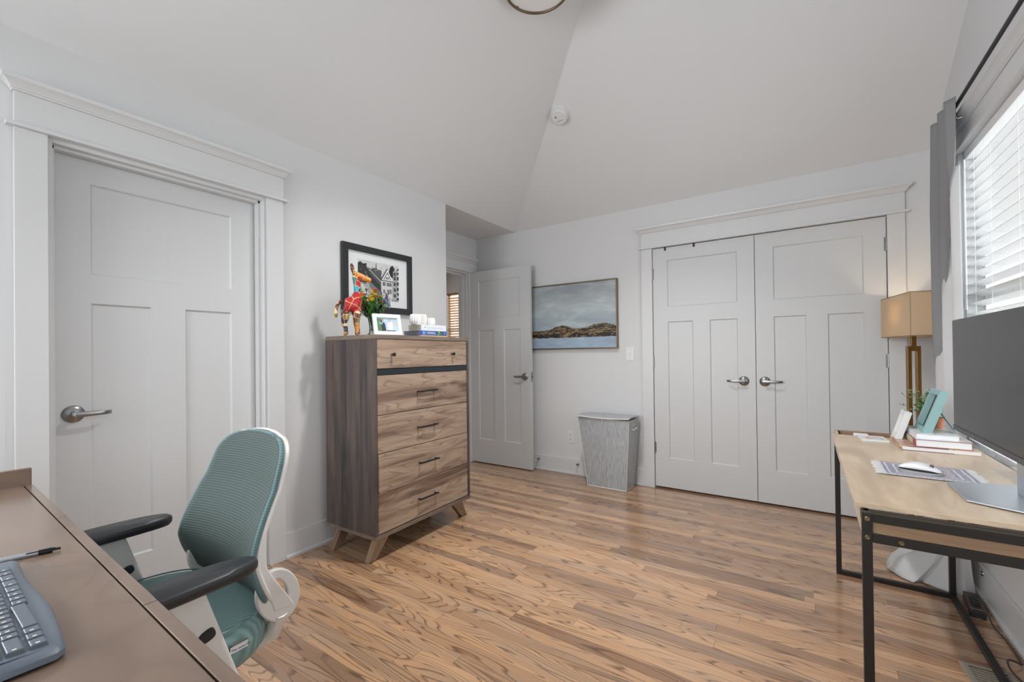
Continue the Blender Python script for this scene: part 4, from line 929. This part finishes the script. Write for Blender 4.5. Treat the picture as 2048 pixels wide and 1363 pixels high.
b.build('seat_welt', M['mesh_edge'], CH, smooth=True)
# tag on the right side of the seat (camera side, world +x)
tg = MB().box(-.019, .019, -.0006, .0006, -.009, .006).build('care_tag', M['white_gloss'], CH, loc=(.2445, .135, .500), rot=(R(0), 0, R(90)))
MB().box(-.019, .019, -.0009, .0006, .0065, .011).build('tag_band', G[120], tg)
MB().tube([(-.020, -.0012, -.010), (-.020, -.0014, .006), (-.018, -.0014, .009), (-.015, -.0012, .008)], .0008, 6).build('tag_cord', M['dark'], tg)
text_part('tag_lettering', 'The some Do', .0068, G[18], tg, Matrix.Translation((-.0165, -.0009, -.003)) @ Matrix.Rotation(R(90), 4, 'X'))
# backrest
def bw(q):      # half width along height q 0..1
    return .219*(1-.12*max(0, (.18-q)/.18)**2-.20*max(0, (q-.22)/.78)**1.1)
def back_curve(q): # y, z along the spine
    z = .522+.410*q; y = .225+.030*math.cos(PI*min(1, q/.3)*.5)*(1 if q < .3 else 0)-.020*math.sin(PI*min(1, q*1.4))+.105*max(0, q-.16)**1.35
    return y, z
def qmap(v):     # denser sampling towards the rounded ends
    if v < .2: return .10*(1-math.cos(v/.2*PI/2))
    if v > .75: return .86+.14*math.sin((v-.75)/.25*PI/2)
    return .10+(v-.2)/.55*.76
def corner(q):  # rounded top and bottom outline
    e = 1.
    if q > .86: e = math.sqrt(max(0, 1-((q-.86)/.14)**2))*.44+.56
    if q < .10: e = math.sqrt(max(0, 1-((.10-q)/.10)**2))*.45+.55
    return e
def back_fn(off, inset=0.):
    def f(u, v):
        q_ = qmap(v); w = (bw(q_)-inset)*corner(q_); y, z = back_curve(q_); s = 2*u-1
        return (w*s, y+off-.040*(abs(w*s)/.22)**2.2, z+.012*max(0, q_-.8)/.2*(1-s*s))
    return f
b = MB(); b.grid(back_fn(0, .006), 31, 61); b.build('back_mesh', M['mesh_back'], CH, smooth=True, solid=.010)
def rim(off, inset, r_, name, mat, v0=0., v1=1., rz=None):
    b = MB(); f = back_fn(off, inset); pts = []
    K = 60
    for k in range(K+1): pts.append(f(1, v0+(v1-v0)*k/K))
    for k in range(1, 12): pts.append(f(1-k/12, v1))
    for k in range(K+1): pts.append(f(0, v1-(v1-v0)*k/K))
    for k in range(1, 12): pts.append(f(k/12, v0))
    pts.append(pts[0]); b.tube(pts, r_, 8, False); return b.build(name, mat, CH, smooth=True)
rim(.001, .002, .0065, 'mesh_rim', M['mesh_rim'])
rim(.014, .003, .0075, 'back_frame', M['plastic_arm'])
# frame side straps from the lower back corner up, widening towards the bottom, and the lumbar ring
for s in (-1, 1):
    b = MB(); rows_ = []
    for k in range(17):
        q = .55*k/16; y, z = back_curve(q); w = (bw(q))*corner(q) if q > .1 else bw(.1)*corner(.1); d = .004+.046*(1-q/.55)**1.2
        x = s*(w+.001); yy = y-.040
        rows_.append(((x, yy+.016, z), (x, yy+.020+d, z-.01), (x-s*.012, yy+.020+d, z-.01), (x-s*.012, yy+.016, z)))
    vs_ = [p for r__ in rows_ for p in r__]
    b.add(vs_, [(i*4+k, i*4+(k+1) % 4, (i+1)*4+(k+1) % 4, (i+1)*4+k) for i in range(16) for k in range(4)]+[(3, 2, 1, 0), (64, 65, 66, 67)])
    b.build('frame_strap', M['plastic_arm'], CH, smooth=True, bevel=.003)
    # oval ring with slot at the lower side
    b = MB(); n = 32; oc = (.245, .555); ic = (.250, .568)
    def el(c, ry, rz_, t, a): x_, y_ = ry*math.cos(a), rz_*math.sin(a); return (c[0]+x_*math.cos(t)-y_*math.sin(t), c[1]+x_*math.sin(t)+y_*math.cos(t))
    vs_ = []
    for xx in (s*.196, s*.212):
        for k in range(n):
            a = 2*PI*k/n; vs_.append((xx, *el(oc, .052, .072, R(22), a)))
        for k in range(n):
            a = 2*PI*k/n; vs_.append((xx, *el(ic, .014, .034, R(22), a)))
    fs = []
    for k in range(n):
        j = (k+1) % n
        fs += [(k, j, n+j, n+k), (2*n+k, 3*n+k, 3*n+j, 2*n+j), (k, 2*n+k, 2*n+j, j), (n+k, n+j, 3*n+j, 3*n+k)]
    b.add(vs_, fs); b.build('side_ring', M['plastic_arm'], CH, smooth=True, bevel=.004)
    b = MB(); b.tube([(s*.20, .250, .51), (s*.17, .250, .45), (s*.10, .17, .395), (s*.04, .10, .385)], [.022, .024, .022, .02], 10); b.build('back_support', M['plastic_arm'], CH, smooth=True)
# armrests
def arm(s):
    root = MB()
    f = lambda u, v: None
    # post : slab in the y-z plane, slanting backwards towards the bottom
    prof = [(-.030, .668), (.060, .668), (.135, .42), (.06, .385), (.028, .42)]
    b = MB(); x0, x1 = s*.255-.013, s*.255+.013; b.prism(prof, 'x', x0, x1)
    o = b.build('arm_post', M['plastic_arm'], CH, bevel=.008, seg=3)
    b = MB(); b.prism([(.0, .375), (.11, .375), (.11, .405), (.0, .405)], 'x', min(s*.10, s*.255), max(s*.10, s*.255)); b.build('arm_bracket', M['plastic_arm'], o, bevel=.006)
    b = MB(); vs_ = []
    for xx, sc_ in ((s*.255+.012, 1.), (s*.255+.019, .86)):
        for k in range(24):
            a = 2*PI*k/24; px, pz = .0165*math.copysign(abs(math.cos(a))**.7, math.cos(a))*sc_, .0125*math.copysign(abs(math.sin(a))**.7, math.sin(a))*sc_
            vs_.append((xx, .062+px*math.cos(.35)-pz*math.sin(.35), .572+px*math.sin(.35)+pz*math.cos(.35)))
    b.add(vs_, [(k, (k+1) % 24, 24+(k+1) % 24, 24+k) for k in range(24)]+[tuple(range(24, 48)), tuple(range(23, -1, -1))])
    b.build('height_button', M['plastic_b'], o, smooth=True)
    def pad(u, v):
        pr = [(0., .668), (.86, .668), (.98, .676), (1., .685), (.96, .692), (.84, .696), (0., .697)]
        r_, z = pr[int(round(v*6))]; x, y = super_xy(u*2*PI, .045*max(r_, .0001), .135*(max(r_, .0001)**.35 if r_ else .0001), 2.6)
        return (s*.255+x*(1-.12*(y/.135)), y+.035, z+.003*(1-(y/.135)**2))
    b = MB(); b.grid(pad, 56, 7, True); b.build('arm_pad', M['armpad'], CH, smooth=True)
arm(1); arm(-1)

# ------------------------------------------------------------ desk by the window
wd = thing('computer_desk', 'tan topped desk with black metal frame by the window', 'desk', (0, 0, 0))
DX0, DX1, DYN, DYF, DZ = 2.605, 3.09, -2.245, -1.055, .738
MB().box(DX0, DX1, DYN, DYF, DZ-.0135, DZ).build('desktop', M['desk_tan'], wd, bevel=.001)
TY0, TY1 = DYF+.004, -.956
FX0, FX1 = 2.617, 3.062; FT = .022; RZ = .745
def frame_side(y0, y1, top):
    b = MB(); b.box(FX0, FX0+FT, y0, y1, 0, top); b.box(FX1-FT, FX1, y0, y1, 0, top); b.box(FX0+FT, FX1-FT, y0, y1, 0, FT)
    return b
frame_side(-.978, -.956, RZ-.002).build('end_frame', M['frame_black'], wd, bevel=.0015)
frame_side(-2.287, -2.265, DZ-.0145).build('end_frame', M['frame_black'], wd, bevel=.0015)
# near end: rails with wood panel between
b = MB(); b.box(FX0+FT, FX1-FT, -2.287, -2.265, .700, .7225); b.box(FX0+FT, FX1-FT, -2.287, -2.265, .646, .670); b.box(FX0, FX1, -2.265, DYN, .700, .7235)
b.build('end_rails', M['frame_black'], wd, bevel=.001)
MB().box(FX0+FT, FX1-FT, -2.280, -2.266, .665, .705).build('end_panel', M['desk_brown'], wd)
for (x, y, z) in ((FX0+.011, -2.287, .708), (FX0+.011, -2.287, .658), (FX0+.080, -2.287, .658)):
    MB().lathe([(0, 0), (.0075, 0), (.006, -.003), (.003, -.0035), (0, -.0015)], 16, (x, y, z), 'y').build('bolt', M['brass_dark'], wd, smooth=True)
b = MB(); b.box(FX1-FT, FX1, -2.265, -.978, 0, FT); b.build('rear_floor_rail', M['frame_black'], wd, bevel=.0015)
b = MB(); b.box(FX0+.004, FX0+.018, -2.265, -.978, .648, .7235); b.build('front_panel', M['desk_tan'], wd, bevel=.001)
MB().box(FX1-FT, FX1, -2.265, -.978, .700, .7235).build('rear_top_rail', M['frame_black'], wd)
# tray slot at the far end
b = MB(); b.box(FX0, FX1, -.968, -.958, RZ-.075, RZ); b.build('tray_wall', M['desk_brown'], wd, bevel=.001)
MB().box(FX0, FX0+.014, TY0, -.968, RZ-.075, RZ-.001).build('tray_end', M['desk_tan'], wd, bevel=.001)
MB().box(FX0+.004, FX1, DYF-.01, -.968, .655, .667).build('tray_floor', M['dark'], wd)

# on the tray and desk
wp = tag(MB().box(-.030, .030, -.022, .022, 0, .0745).build('white_box', M['plastic_w'], loc=(2.722, -1.012, .668), bevel=.006, seg=3), 'small white plastic box in the tray slot at desk end', 'box')
cs = thing('coaster', 'white square coaster with orange design on the tan desk', 'coaster', (2.712, -1.205, DZ), R(4))
MB().box(0, .098, 0, .125, 0, .008).build('tile', M['white_gloss'], cs, bevel=.001)
b = MB()
for (cx_, cy_, rr, a0, a1) in ((.055, .05, .026, -60, 200), (.04, .052, .016, 0, 300)):
    for k in range(14):
        a = R(a0+(a1-a0)*k/14); c2 = R(a0+(a1-a0)*(k+1)/14)
        b.add([(cx_+rr*math.cos(a), cy_+rr*math.sin(a), .0083), (cx_+rr*math.cos(c2), cy_+rr*math.sin(c2), .0083), (cx_+(rr+.005)*math.cos(c2), cy_+(rr+.005)*math.sin(c2), .0083), (cx_+(rr+.005)*math.cos(a), cy_+(rr+.005)*math.sin(a), .0083)], [(0, 1, 2, 3)])
b.build('printed_design', Cc['coral'], cs)
# books: spine along y on the -x side
def bookr(label, x0, x1, y0, y1, z, H, cover, extra=None, t=.0022):
    o = thing('book', label, 'book', (x0, y1, z), R(-90))   # local x -> -y, local y -> +x
    L, Wd = y1-y0, x1-x0; b = MB(); b.box(0, L, 0, Wd, 0, t); b.box(0, L, 0, Wd, H-t, H); b.box(0, L, 0, t, t, H-t); b.build('cover', cover, o, bevel=.0006)
    MB().box(.003, L-.003, t, Wd-.004, t, H-t).build('pages', M['paper'], o); return o
pic = voro('picture_cover', [rgb(180, 140, 120), rgb(70, 66, 84), rgb(206, 176, 150), rgb(226, 214, 204), rgb(120, 90, 84)], 9, .3)
cov2 = flat('pink_edge_cover', rgb(150, 72, 76), .4); cov2w = voro('pale_cover', [rgb(222, 226, 232), rgb(206, 214, 226), rgb(196, 190, 196), rgb(230, 226, 222)], 14, .3)
q0 = bookr('widest book at the bottom of the stack under monitor', 2.828, 3.068, -1.352, -1.062, DZ, .0175, pic)
q1 = bookr('thick book with red edged cover in middle of the stack', 2.874, 3.045, -1.340, -1.085, DZ+.0175, .030, cov2)
MB().box(.0, .20, -.0008, .0002, .003, .027).build('spine_label', M['cream'], q1)
MB().box(.001, .2545, .002, .172, .0302, .0308).build('jacket', cov2w, q1)
q2 = bookr('smaller pale book at the top of stack by window', 2.880, 3.014, -1.318, -1.066, DZ+.0475, .020, cov2w)
TB = DZ+.0675
# teal frame leaning on top of stack, seen from its side
def easel(label, name, loc, rz, w, h, t_, lean, mat, polys, base, strut):
    o = thing(name, label, 'photo frame', loc, rz)
    Lm = Matrix.Rotation(R(-lean), 4, 'X'); b = frame_box(MB(), w, h, .022, t_); 
    b.box(0, w, -.0, .003, 0, h); b.xf(Matrix.Translation((0, .0, 0)) @ Lm @ Matrix.Translation((0, t_, 0))); b.build('frame', mat, o, bevel=.001)
    b, ms = portrait('print', base, polys, w-.044, h-.044, o)
    for i in range(len(b.v)): b.v[i] = (b.v[i][0]+.022, b.v[i][1]-.005, b.v[i][2]+.022)
    b.xf(Lm @ Matrix.Translation((0, t_, 0))); b.build('print', ms, o)
    th = R(lean); zt = h*.55; yt = zt*math.sin(th)+t_*1.1; zt2 = zt*math.cos(th)
    b = MB(); b.add([(w*.38, yt, zt2), (w*.62, yt, zt2), (w*.68, yt+strut, 0.001), (w*.32, yt+strut, 0.001), (w*.38, yt+.003, zt2), (w*.62, yt+.003, zt2), (w*.68, yt+strut+.003, 0.001), (w*.32, yt+strut+.003, 0.001)],
        [(0, 1, 2, 3), (7, 6, 5, 4), (0, 4, 5, 1), (1, 5, 6, 2), (2, 6, 7, 3), (3, 7, 4, 0)]); b.build('stand', mat, o)
    return o
easel('teal photo frame standing on top of the book stack', 'photo_frame', (2.906, -1.108, TB+.0006), R(-90), .172, .190, .026, 18, M['teal'],
      [(Cc['dk'], [(0, 0), (.2, 0), (.15, 1), (0, 1)]), (Cc['wood'], [(.3, 0), (.9, 0), (.8, .6), (.5, .9), (.35, .5)]), (Cc['sand'], [(.45, .0), (.6, 0), (.56, .7), (.48, .6)])], G[120], .055)
easel('white photo frame leaning against the middle book', 'photo_frame', (2.831, -1.070, DZ+.0180), R(-90), .105, .132, .020, 17, M['white_gloss'],
      [(Cc['wood'], [(.35, 0), (.6, 0), (.62, .5), (.4, .55)]), (Cc['skin'], [(.4, .5), (.6, .5), (.62, .75), (.42, .78)])], Cc['sand'], .012)
# potted flowers
pp = thing('potted_plant', 'small terracotta pot of tiny white flowers on the books', 'plant', (2.985, -1.102, TB+.0004))
MB().lathe([(0, 0), (.019, 0), (.025, .038), (.028, .038), (.029, .048), (.025, .048), (.023, .040), (0, .040)], 24).build('pot', M['terracotta'], pp, smooth=True)
rs = random.Random(9); st_ = MB(); fl = []
for i in range(52):
    a = rs.uniform(0, 2*PI); rr = .055*math.sqrt(rs.random()); tip = (rr*math.cos(a)-.040, rr*math.sin(a)*.8+.030, .115+rs.uniform(-.04, .055))
    if i % 9 == 0: tip = (tip[0]*1.7, tip[1]*1.5, tip[2]+.01)
    st_.tube([(rs.uniform(-.008, .008), rs.uniform(-.008, .008), .04), (tip[0]*.5, tip[1]*.4, .08), tip], .0007, 4); fl.append(tip)
    for k in range(14):
        q = rs.uniform(.4, .98); p = (tip[0]*q, tip[1]*q, .04+(tip[2]-.04)*q); aa = rs.uniform(0, 2*PI); L = rs.uniform(.007, .013); dx, dy, dz = math.cos(aa)*L, math.sin(aa)*L, rs.uniform(-.2, .8)*L
        st_.add([p, (p[0]+dx*.5-dy*.35, p[1]+dy*.5+dx*.35, p[2]+dz*.6), (p[0]+dx, p[1]+dy, p[2]+dz), (p[0]+dx*.5+dy*.35, p[1]+dy*.5-dx*.35, p[2]+dz*.4)], [(0, 1, 2, 3)])
st_.build('foliage', M['leaf'], pp)
for t_ in fl:
    b = MB()
    for k in range(6):
        a = k*2*PI/5; c_, s_ = math.cos(a), math.sin(a); L = .0072
        b.add([t_, (t_[0]+c_*L*.6-s_*.002, t_[1]+s_*L*.6+c_*.002, t_[2]+.002), (t_[0]+c_*L, t_[1]+s_*L, t_[2]+.003), (t_[0]+c_*L*.6+s_*.002, t_[1]+s_*L*.6-c_*.002, t_[2]+.002)], [(0, 1, 2, 3)])
    b.build('blossom', M['white_gloss'], pp)
# little rug mouse mat
rg = thing('mouse_mat', 'small woven rug style mouse mat on the tan desk', 'mouse mat', (2.833, -1.764, DZ+.0012), R(-1))
b = MB(); b.grid(lambda u, v: ((u-.5)*.232, (v-.5)*.198, .003+.0008*math.sin(u*19)*math.sin(v*13)), 24, 18); b.build('weave', M['rug'], rg, smooth=True, solid=.003)
b = MB(); rs = random.Random(2)
for s in (-1, 1):
    for k in range(44):
        y = -.097+.194*k/43; L = rs.uniform(.018, .026); dy = rs.uniform(-.004, .004)
        b.tube([(s*.115, y, .003), (s*(.115+L*.5), y+dy*.5, .0035), (s*(.115+L), y+dy, .0015)], .0016, 4)
b.build('fringe', M['lining'], rg)['kind'] = 'stuff'
ms_ = thing('computer_mouse', 'white wireless mouse resting on the mouse mat', 'mouse', (2.815, -1.795, DZ+.0048), R(-18))
def mouse(z0, top):
    def f(u, v):
        pr = [(0., 0), (.9, 0.), (1., .3), (.99, .55), (.9, .78), (.7, .93), (.4, 1.), (0., 1.02)] if top else [(0, 0), (.86, 0), (.95, .5), (.96, 1.), (0, 1.)]
        n_ = len(pr)-1; r_, h = pr[int(round(v*n_))]; x, y = super_xy(u*2*PI, .056*max(r_, .001), .030*max(r_, .001), 2.4)
        hh = (.026*(1-.55*((x+.012)/.056)**2)-.006) if top else .008
        zz = z0+h*max(.003, hh)+(-.006*abs(x/.056)**2+.003 if top else 0)
        return (x, y, zz)
    return f
MB().grid(mouse(0, False), 32, 5, True).build('base', flat('mouse_grey', rgb(176, 176, 174), .4), ms_, smooth=True)
MB().grid(mouse(.0115, True), 40, 8, True).build('shell', M['white_gloss'], ms_, smooth=True)
MB().grid(lambda u, v: (super_xy(u*2*PI, .0555, .0297, 2.4)[0], super_xy(u*2*PI, .0555, .0297, 2.4)[1], .008+.004*v-.004*abs(math.cos(u*2*PI))**2+.004), 40, 2, True).build('seam_band', M['dark'], ms_)
MB().lathe([(0, -.003), (.006, -.003), (.006, .003), (0, .003)], 16, (.028, 0, .027), 'y').build('scroll_wheel', G[80], ms_, smooth=True)

# ------------------------------------------------------------ monitor
mo = thing('monitor', 'large dark computer monitor on silver stand by the window', 'monitor', (2.935, -1.975, DZ), R(0))
# screen faces -x
MY = .367; mz0, mz1 = .136, .527
b = MB(); b.box(.004, .022, -MY, MY, mz0, mz1); b.build('casing', M['bezel'], mo, bevel=.002)
MB().box(.001, .006, -MY+.002, MY-.002, mz0+.017, mz1-.002).build('screen', M['screen'], mo)
MB().box(-.001, .006, -MY, MY, mz0, mz0+.0165).build('lower_bezel', M['bezel'], mo, bevel=.001)
MB().lathe([(0, -.001), (.0055, -.001), (.0055, -.0016), (0, -.0016)], 24, (0, .145, mz0+.009), 'x').build('badge', flat('badge_grey', rgb(120, 128, 138), .4, .5), mo)
b = MB(); b.box(.022, .052, -.10, .10, mz0+.08, mz0+.28); b.build('rear_housing', M['bezel'], mo, bevel=.006)
b = MB(); b.box(.060, .082, -.030, .030, .006, .36); b.box(.040, .062, -.030, .030, .28, .36); b.build('stand_column', M['silver'], mo, bevel=.004)
b = MB(); b.prism([(-.076, -.118), (-.076, .084), (.07, .136), (.115, .136), (.115, -.182), (.02, -.170)], 'z', .002, .007); b.build('stand_base', M['silver'], mo, bevel=.002)
b = MB(); b.prism([(-.06, -.105), (-.06, .075), (.07, .135), (.105, .135), (.105, -.17), (.02, -.155)], 'z', .0005, .002); b.build('base_foot', M['dark'], mo)

# ------------------------------------------------------------ floor lamp
fl_ = thing('floor_lamp', 'brass floor lamp with tan rectangular shade in the corner', 'lamp', (3.035, -.285, 0), R(10.2))
# local y = long side of the shade
sx_, sy_ = .086, .218; sz0, sz1 = 1.236, 1.486
b = MB()
for (x0, x1, y0, y1) in ((-sx_, -sx_+.003, -sy_, sy_), (sx_-.003, sx_, -sy_, sy_), (-sx_, sx_, -sy_, -sy_+.003), (-sx_, sx_, sy_-.003, sy_)): b.box(x0, x1, y0, y1, sz0, sz1)
b.build('shade', M['shade'], fl_)
edge_m = flat('shade_edge', rgb(140, 112, 72), .6)
for zz in (sz0, sz1-.004):
    b = MB()
    for (x0, x1, y0, y1) in ((-sx_-.001, -sx_+.001, -sy_, sy_), (sx_-.001, sx_+.001, -sy_, sy_), (-sx_, sx_, -sy_-.001, -sy_+.001), (-sx_, sx_, sy_-.001, sy_+.001)): b.box(x0, x1, y0, y1, zz, zz+.004)
    b.build('shade_trim', edge_m, fl_)
b = MB(); b.box(-sx_+.004, sx_-.004, -sy_+.004, sy_-.004, sz0+.003, sz0+.005); b.build('diffuser', M['shade_in'], fl_)
b = MB(); b.box(-.012, .012, -.012, .012, 1.178, 1.36); b.build('neck', M['brass'], fl_, bevel=.001)
b = MB(); b.box(-.031, .031, -.016, .016, 1.150, 1.180)
b.build('top_bar', M['brass'], fl_, bevel=.001)
for s in (-1, 1): MB().box(s*.0215-.0095, s*.0215+.0095, -.016, .016, .02, 1.150).build('upright', M['brass'], fl_, bevel=.001)
MB().box(-.10, .10, -.13, .13, 0, .02).build('base', M['brass'], fl_, bevel=.002)
lb = bpy.data.lights.new('lamp_bulb', 'POINT'); lb.energy = 1.8; lb.color = (1, .82, .58); lb.shadow_soft_size = .03
lo = bpy.data.objects.new('lamp_bulb', lb); COL.objects.link(lo); lo.parent = fl_; lo.location = (0, 0, 1.385)
MB().lathe([(0, -.03), (.012, -.028), (.022, 0), (.018, .02), (0, .03)], 16, (0, 0, 1.435)).build('bulb', M['white_gloss'], fl_, smooth=True)

# ------------------------------------------------------------ curtain and rod
rod = thing('curtain_rod', 'thin dark curtain rod above the window', 'curtain rod', (0, 0, 0))
RX, RZ_ = 3.112, 2.325
MB().tube([(RX, -.56, RZ_), (RX, -2.95, RZ_)], .008, 12).build('rod', M['black_metal'], rod, smooth=True)
MB().lathe([(0, -.56), (.012, -.555), (.014, -.54), (.010, -.525), (0, -.522)], 16, (RX, 0, RZ_), 'y').build('finial', M['black_metal'], rod, smooth=True)
for y in (-.84, -2.8):
    b = MB(); b.tube([(RX, y, RZ_-.012), (RX+.01, y, RZ_-.05), (WX-.012, y, RZ_-.045), (WX-.004, y, RZ_-.06)], .005, 8); b.box(WX-.006, WX, y-.01, y+.01, RZ_-.09, RZ_-.03); b.build('bracket', M['nickel'], rod, smooth=True)
cu = thing('curtain', 'curtain with shaded grey side and lit white lining gathered beside the window', 'curtain', (0, 0, 0))
CY0, CY1 = -.565, -.950
def edge_s(z):      # share of the width that is the grey shaded face, from the far side
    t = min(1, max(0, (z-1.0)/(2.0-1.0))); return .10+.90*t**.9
def cpos(s, z, off=0., af=1.):
    top = min(1, max(0, (z-1.9)/.45))
    yy = CY0+(CY1-CY0)*s+.012*math.sin(s*9+z*2.2); amp = .022*(1-.2*top)*af
    x = 3.083+amp*math.sin(s*2*PI*3.+.9)+.008*math.sin(s*23+z*.6)*(1-top)+off
    return (min(x, WX-.03), yy, z)
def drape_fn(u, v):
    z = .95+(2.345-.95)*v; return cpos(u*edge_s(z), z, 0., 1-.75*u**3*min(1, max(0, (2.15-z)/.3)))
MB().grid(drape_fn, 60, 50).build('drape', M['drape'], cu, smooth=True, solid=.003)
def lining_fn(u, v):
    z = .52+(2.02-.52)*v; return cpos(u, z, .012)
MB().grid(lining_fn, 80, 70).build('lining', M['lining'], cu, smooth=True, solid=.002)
# lower part of the lining flaring out and resting on the floor
HP = [(3.10, -.40), (2.96, -.42), (2.88, -.56), (2.845, -.70), (2.840, -.775), (2.885, -.86), (2.925, -.895), (2.965, -.865), (3.01, -.90), (3.06, -.930), (3.11, -.925), (3.148, -.885)]
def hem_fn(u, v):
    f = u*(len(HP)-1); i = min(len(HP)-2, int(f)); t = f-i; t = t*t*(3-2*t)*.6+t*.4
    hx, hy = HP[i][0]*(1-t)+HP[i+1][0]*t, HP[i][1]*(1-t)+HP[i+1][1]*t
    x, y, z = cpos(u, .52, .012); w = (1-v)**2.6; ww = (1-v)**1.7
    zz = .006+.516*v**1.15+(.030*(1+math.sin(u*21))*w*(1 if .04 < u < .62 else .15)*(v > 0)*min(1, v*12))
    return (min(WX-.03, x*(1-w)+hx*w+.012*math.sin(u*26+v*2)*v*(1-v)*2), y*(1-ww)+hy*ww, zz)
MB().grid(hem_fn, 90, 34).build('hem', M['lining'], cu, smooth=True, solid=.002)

# ------------------------------------------------------------ power strip, cord, floor vent
ps = thing('power_strip', 'dark power strip with red light under the desk', 'power strip', (3.100, -1.11, 0), R(-4))
MB().box(-.022, .022, 0, .17, 0, .036).build('housing', M['strip'], ps, bevel=.004)
MB().box(-.026, .026, -.010, .002, 0, .030).build('end_cap', M['plastic_b'], ps, bevel=.003)
for y in (.035, .075): MB().box(-.014, .014, y-.014, y+.012, .036, .060).build('plug', M['plastic_b'], ps, bevel=.004)
MB().lathe([(0, .036), (.004, .036), (.004, .039), (0, .039)], 12, (.008, .125, 0)).build('switch_light', M['red_led'], ps)
b = MB()
pts = [(3.10, -1.075, .062), (3.108, -1.10, .070), (3.118, -1.14, .05), (3.128, -1.19, .010), (3.140, -1.27, .006), (3.142, -1.36, .006), (3.136, -1.44, .008), (3.112, -1.455, .022), (3.092, -1.475, .028), (3.088, -1.51, .018), (3.10, -1.55, .008), (3.125, -1.60, .006), (3.135, -1.70, .006), (3.135, -1.9, .006), (3.14, -2.3, .006)]
def smooth_pts(p, n=6):
    out = []
    for i in range(len(p)-1):
        p0, p1, p2, p3 = [Vector(p[max(0, min(len(p)-1, i+k))]) for k in (-1, 0, 1, 2)]
        for k in range(n):
            t = k/n; out.append(.5*((2*p1)+(-p0+p2)*t+(2*p0-5*p1+4*p2-p3)*t*t+(-p0+3*p1-3*p2+p3)*t**3))
    return out+[Vector(p[-1])]
b.tube(smooth_pts(pts), .0032, 8); cdo = b.build('cord', M['cord'], ps, smooth=True)
cdo.matrix_parent_inverse = (Matrix.Translation(ps.location) @ Matrix.Rotation(ps.rotation_euler[2], 4, 'Z')).inverted()
vt = thing('floor_vent', 'grey slotted metal floor vent beneath the window desk', 'floor vent', (2.953, -1.525, 0), R(3))
b = MB(); b.box(0, .145, -.012, 0, 0, .004); b.box(0, .145, -.30, -.288, 0, .004); b.box(0, .022, -.288, -.012, 0, .004); b.box(.123, .145, -.288, -.012, 0, .004); b.build('frame', M['vent'], vt, bevel=.001)
MB().box(.02, .125, -.29, -.01, .0002, .0008).build('duct', M['dark'], vt)
for k in range(18): y = -.022-.0148*k; MB().box(.022, .123, y-.008, y, .001, .0035).build('louver', M['vent'], vt)
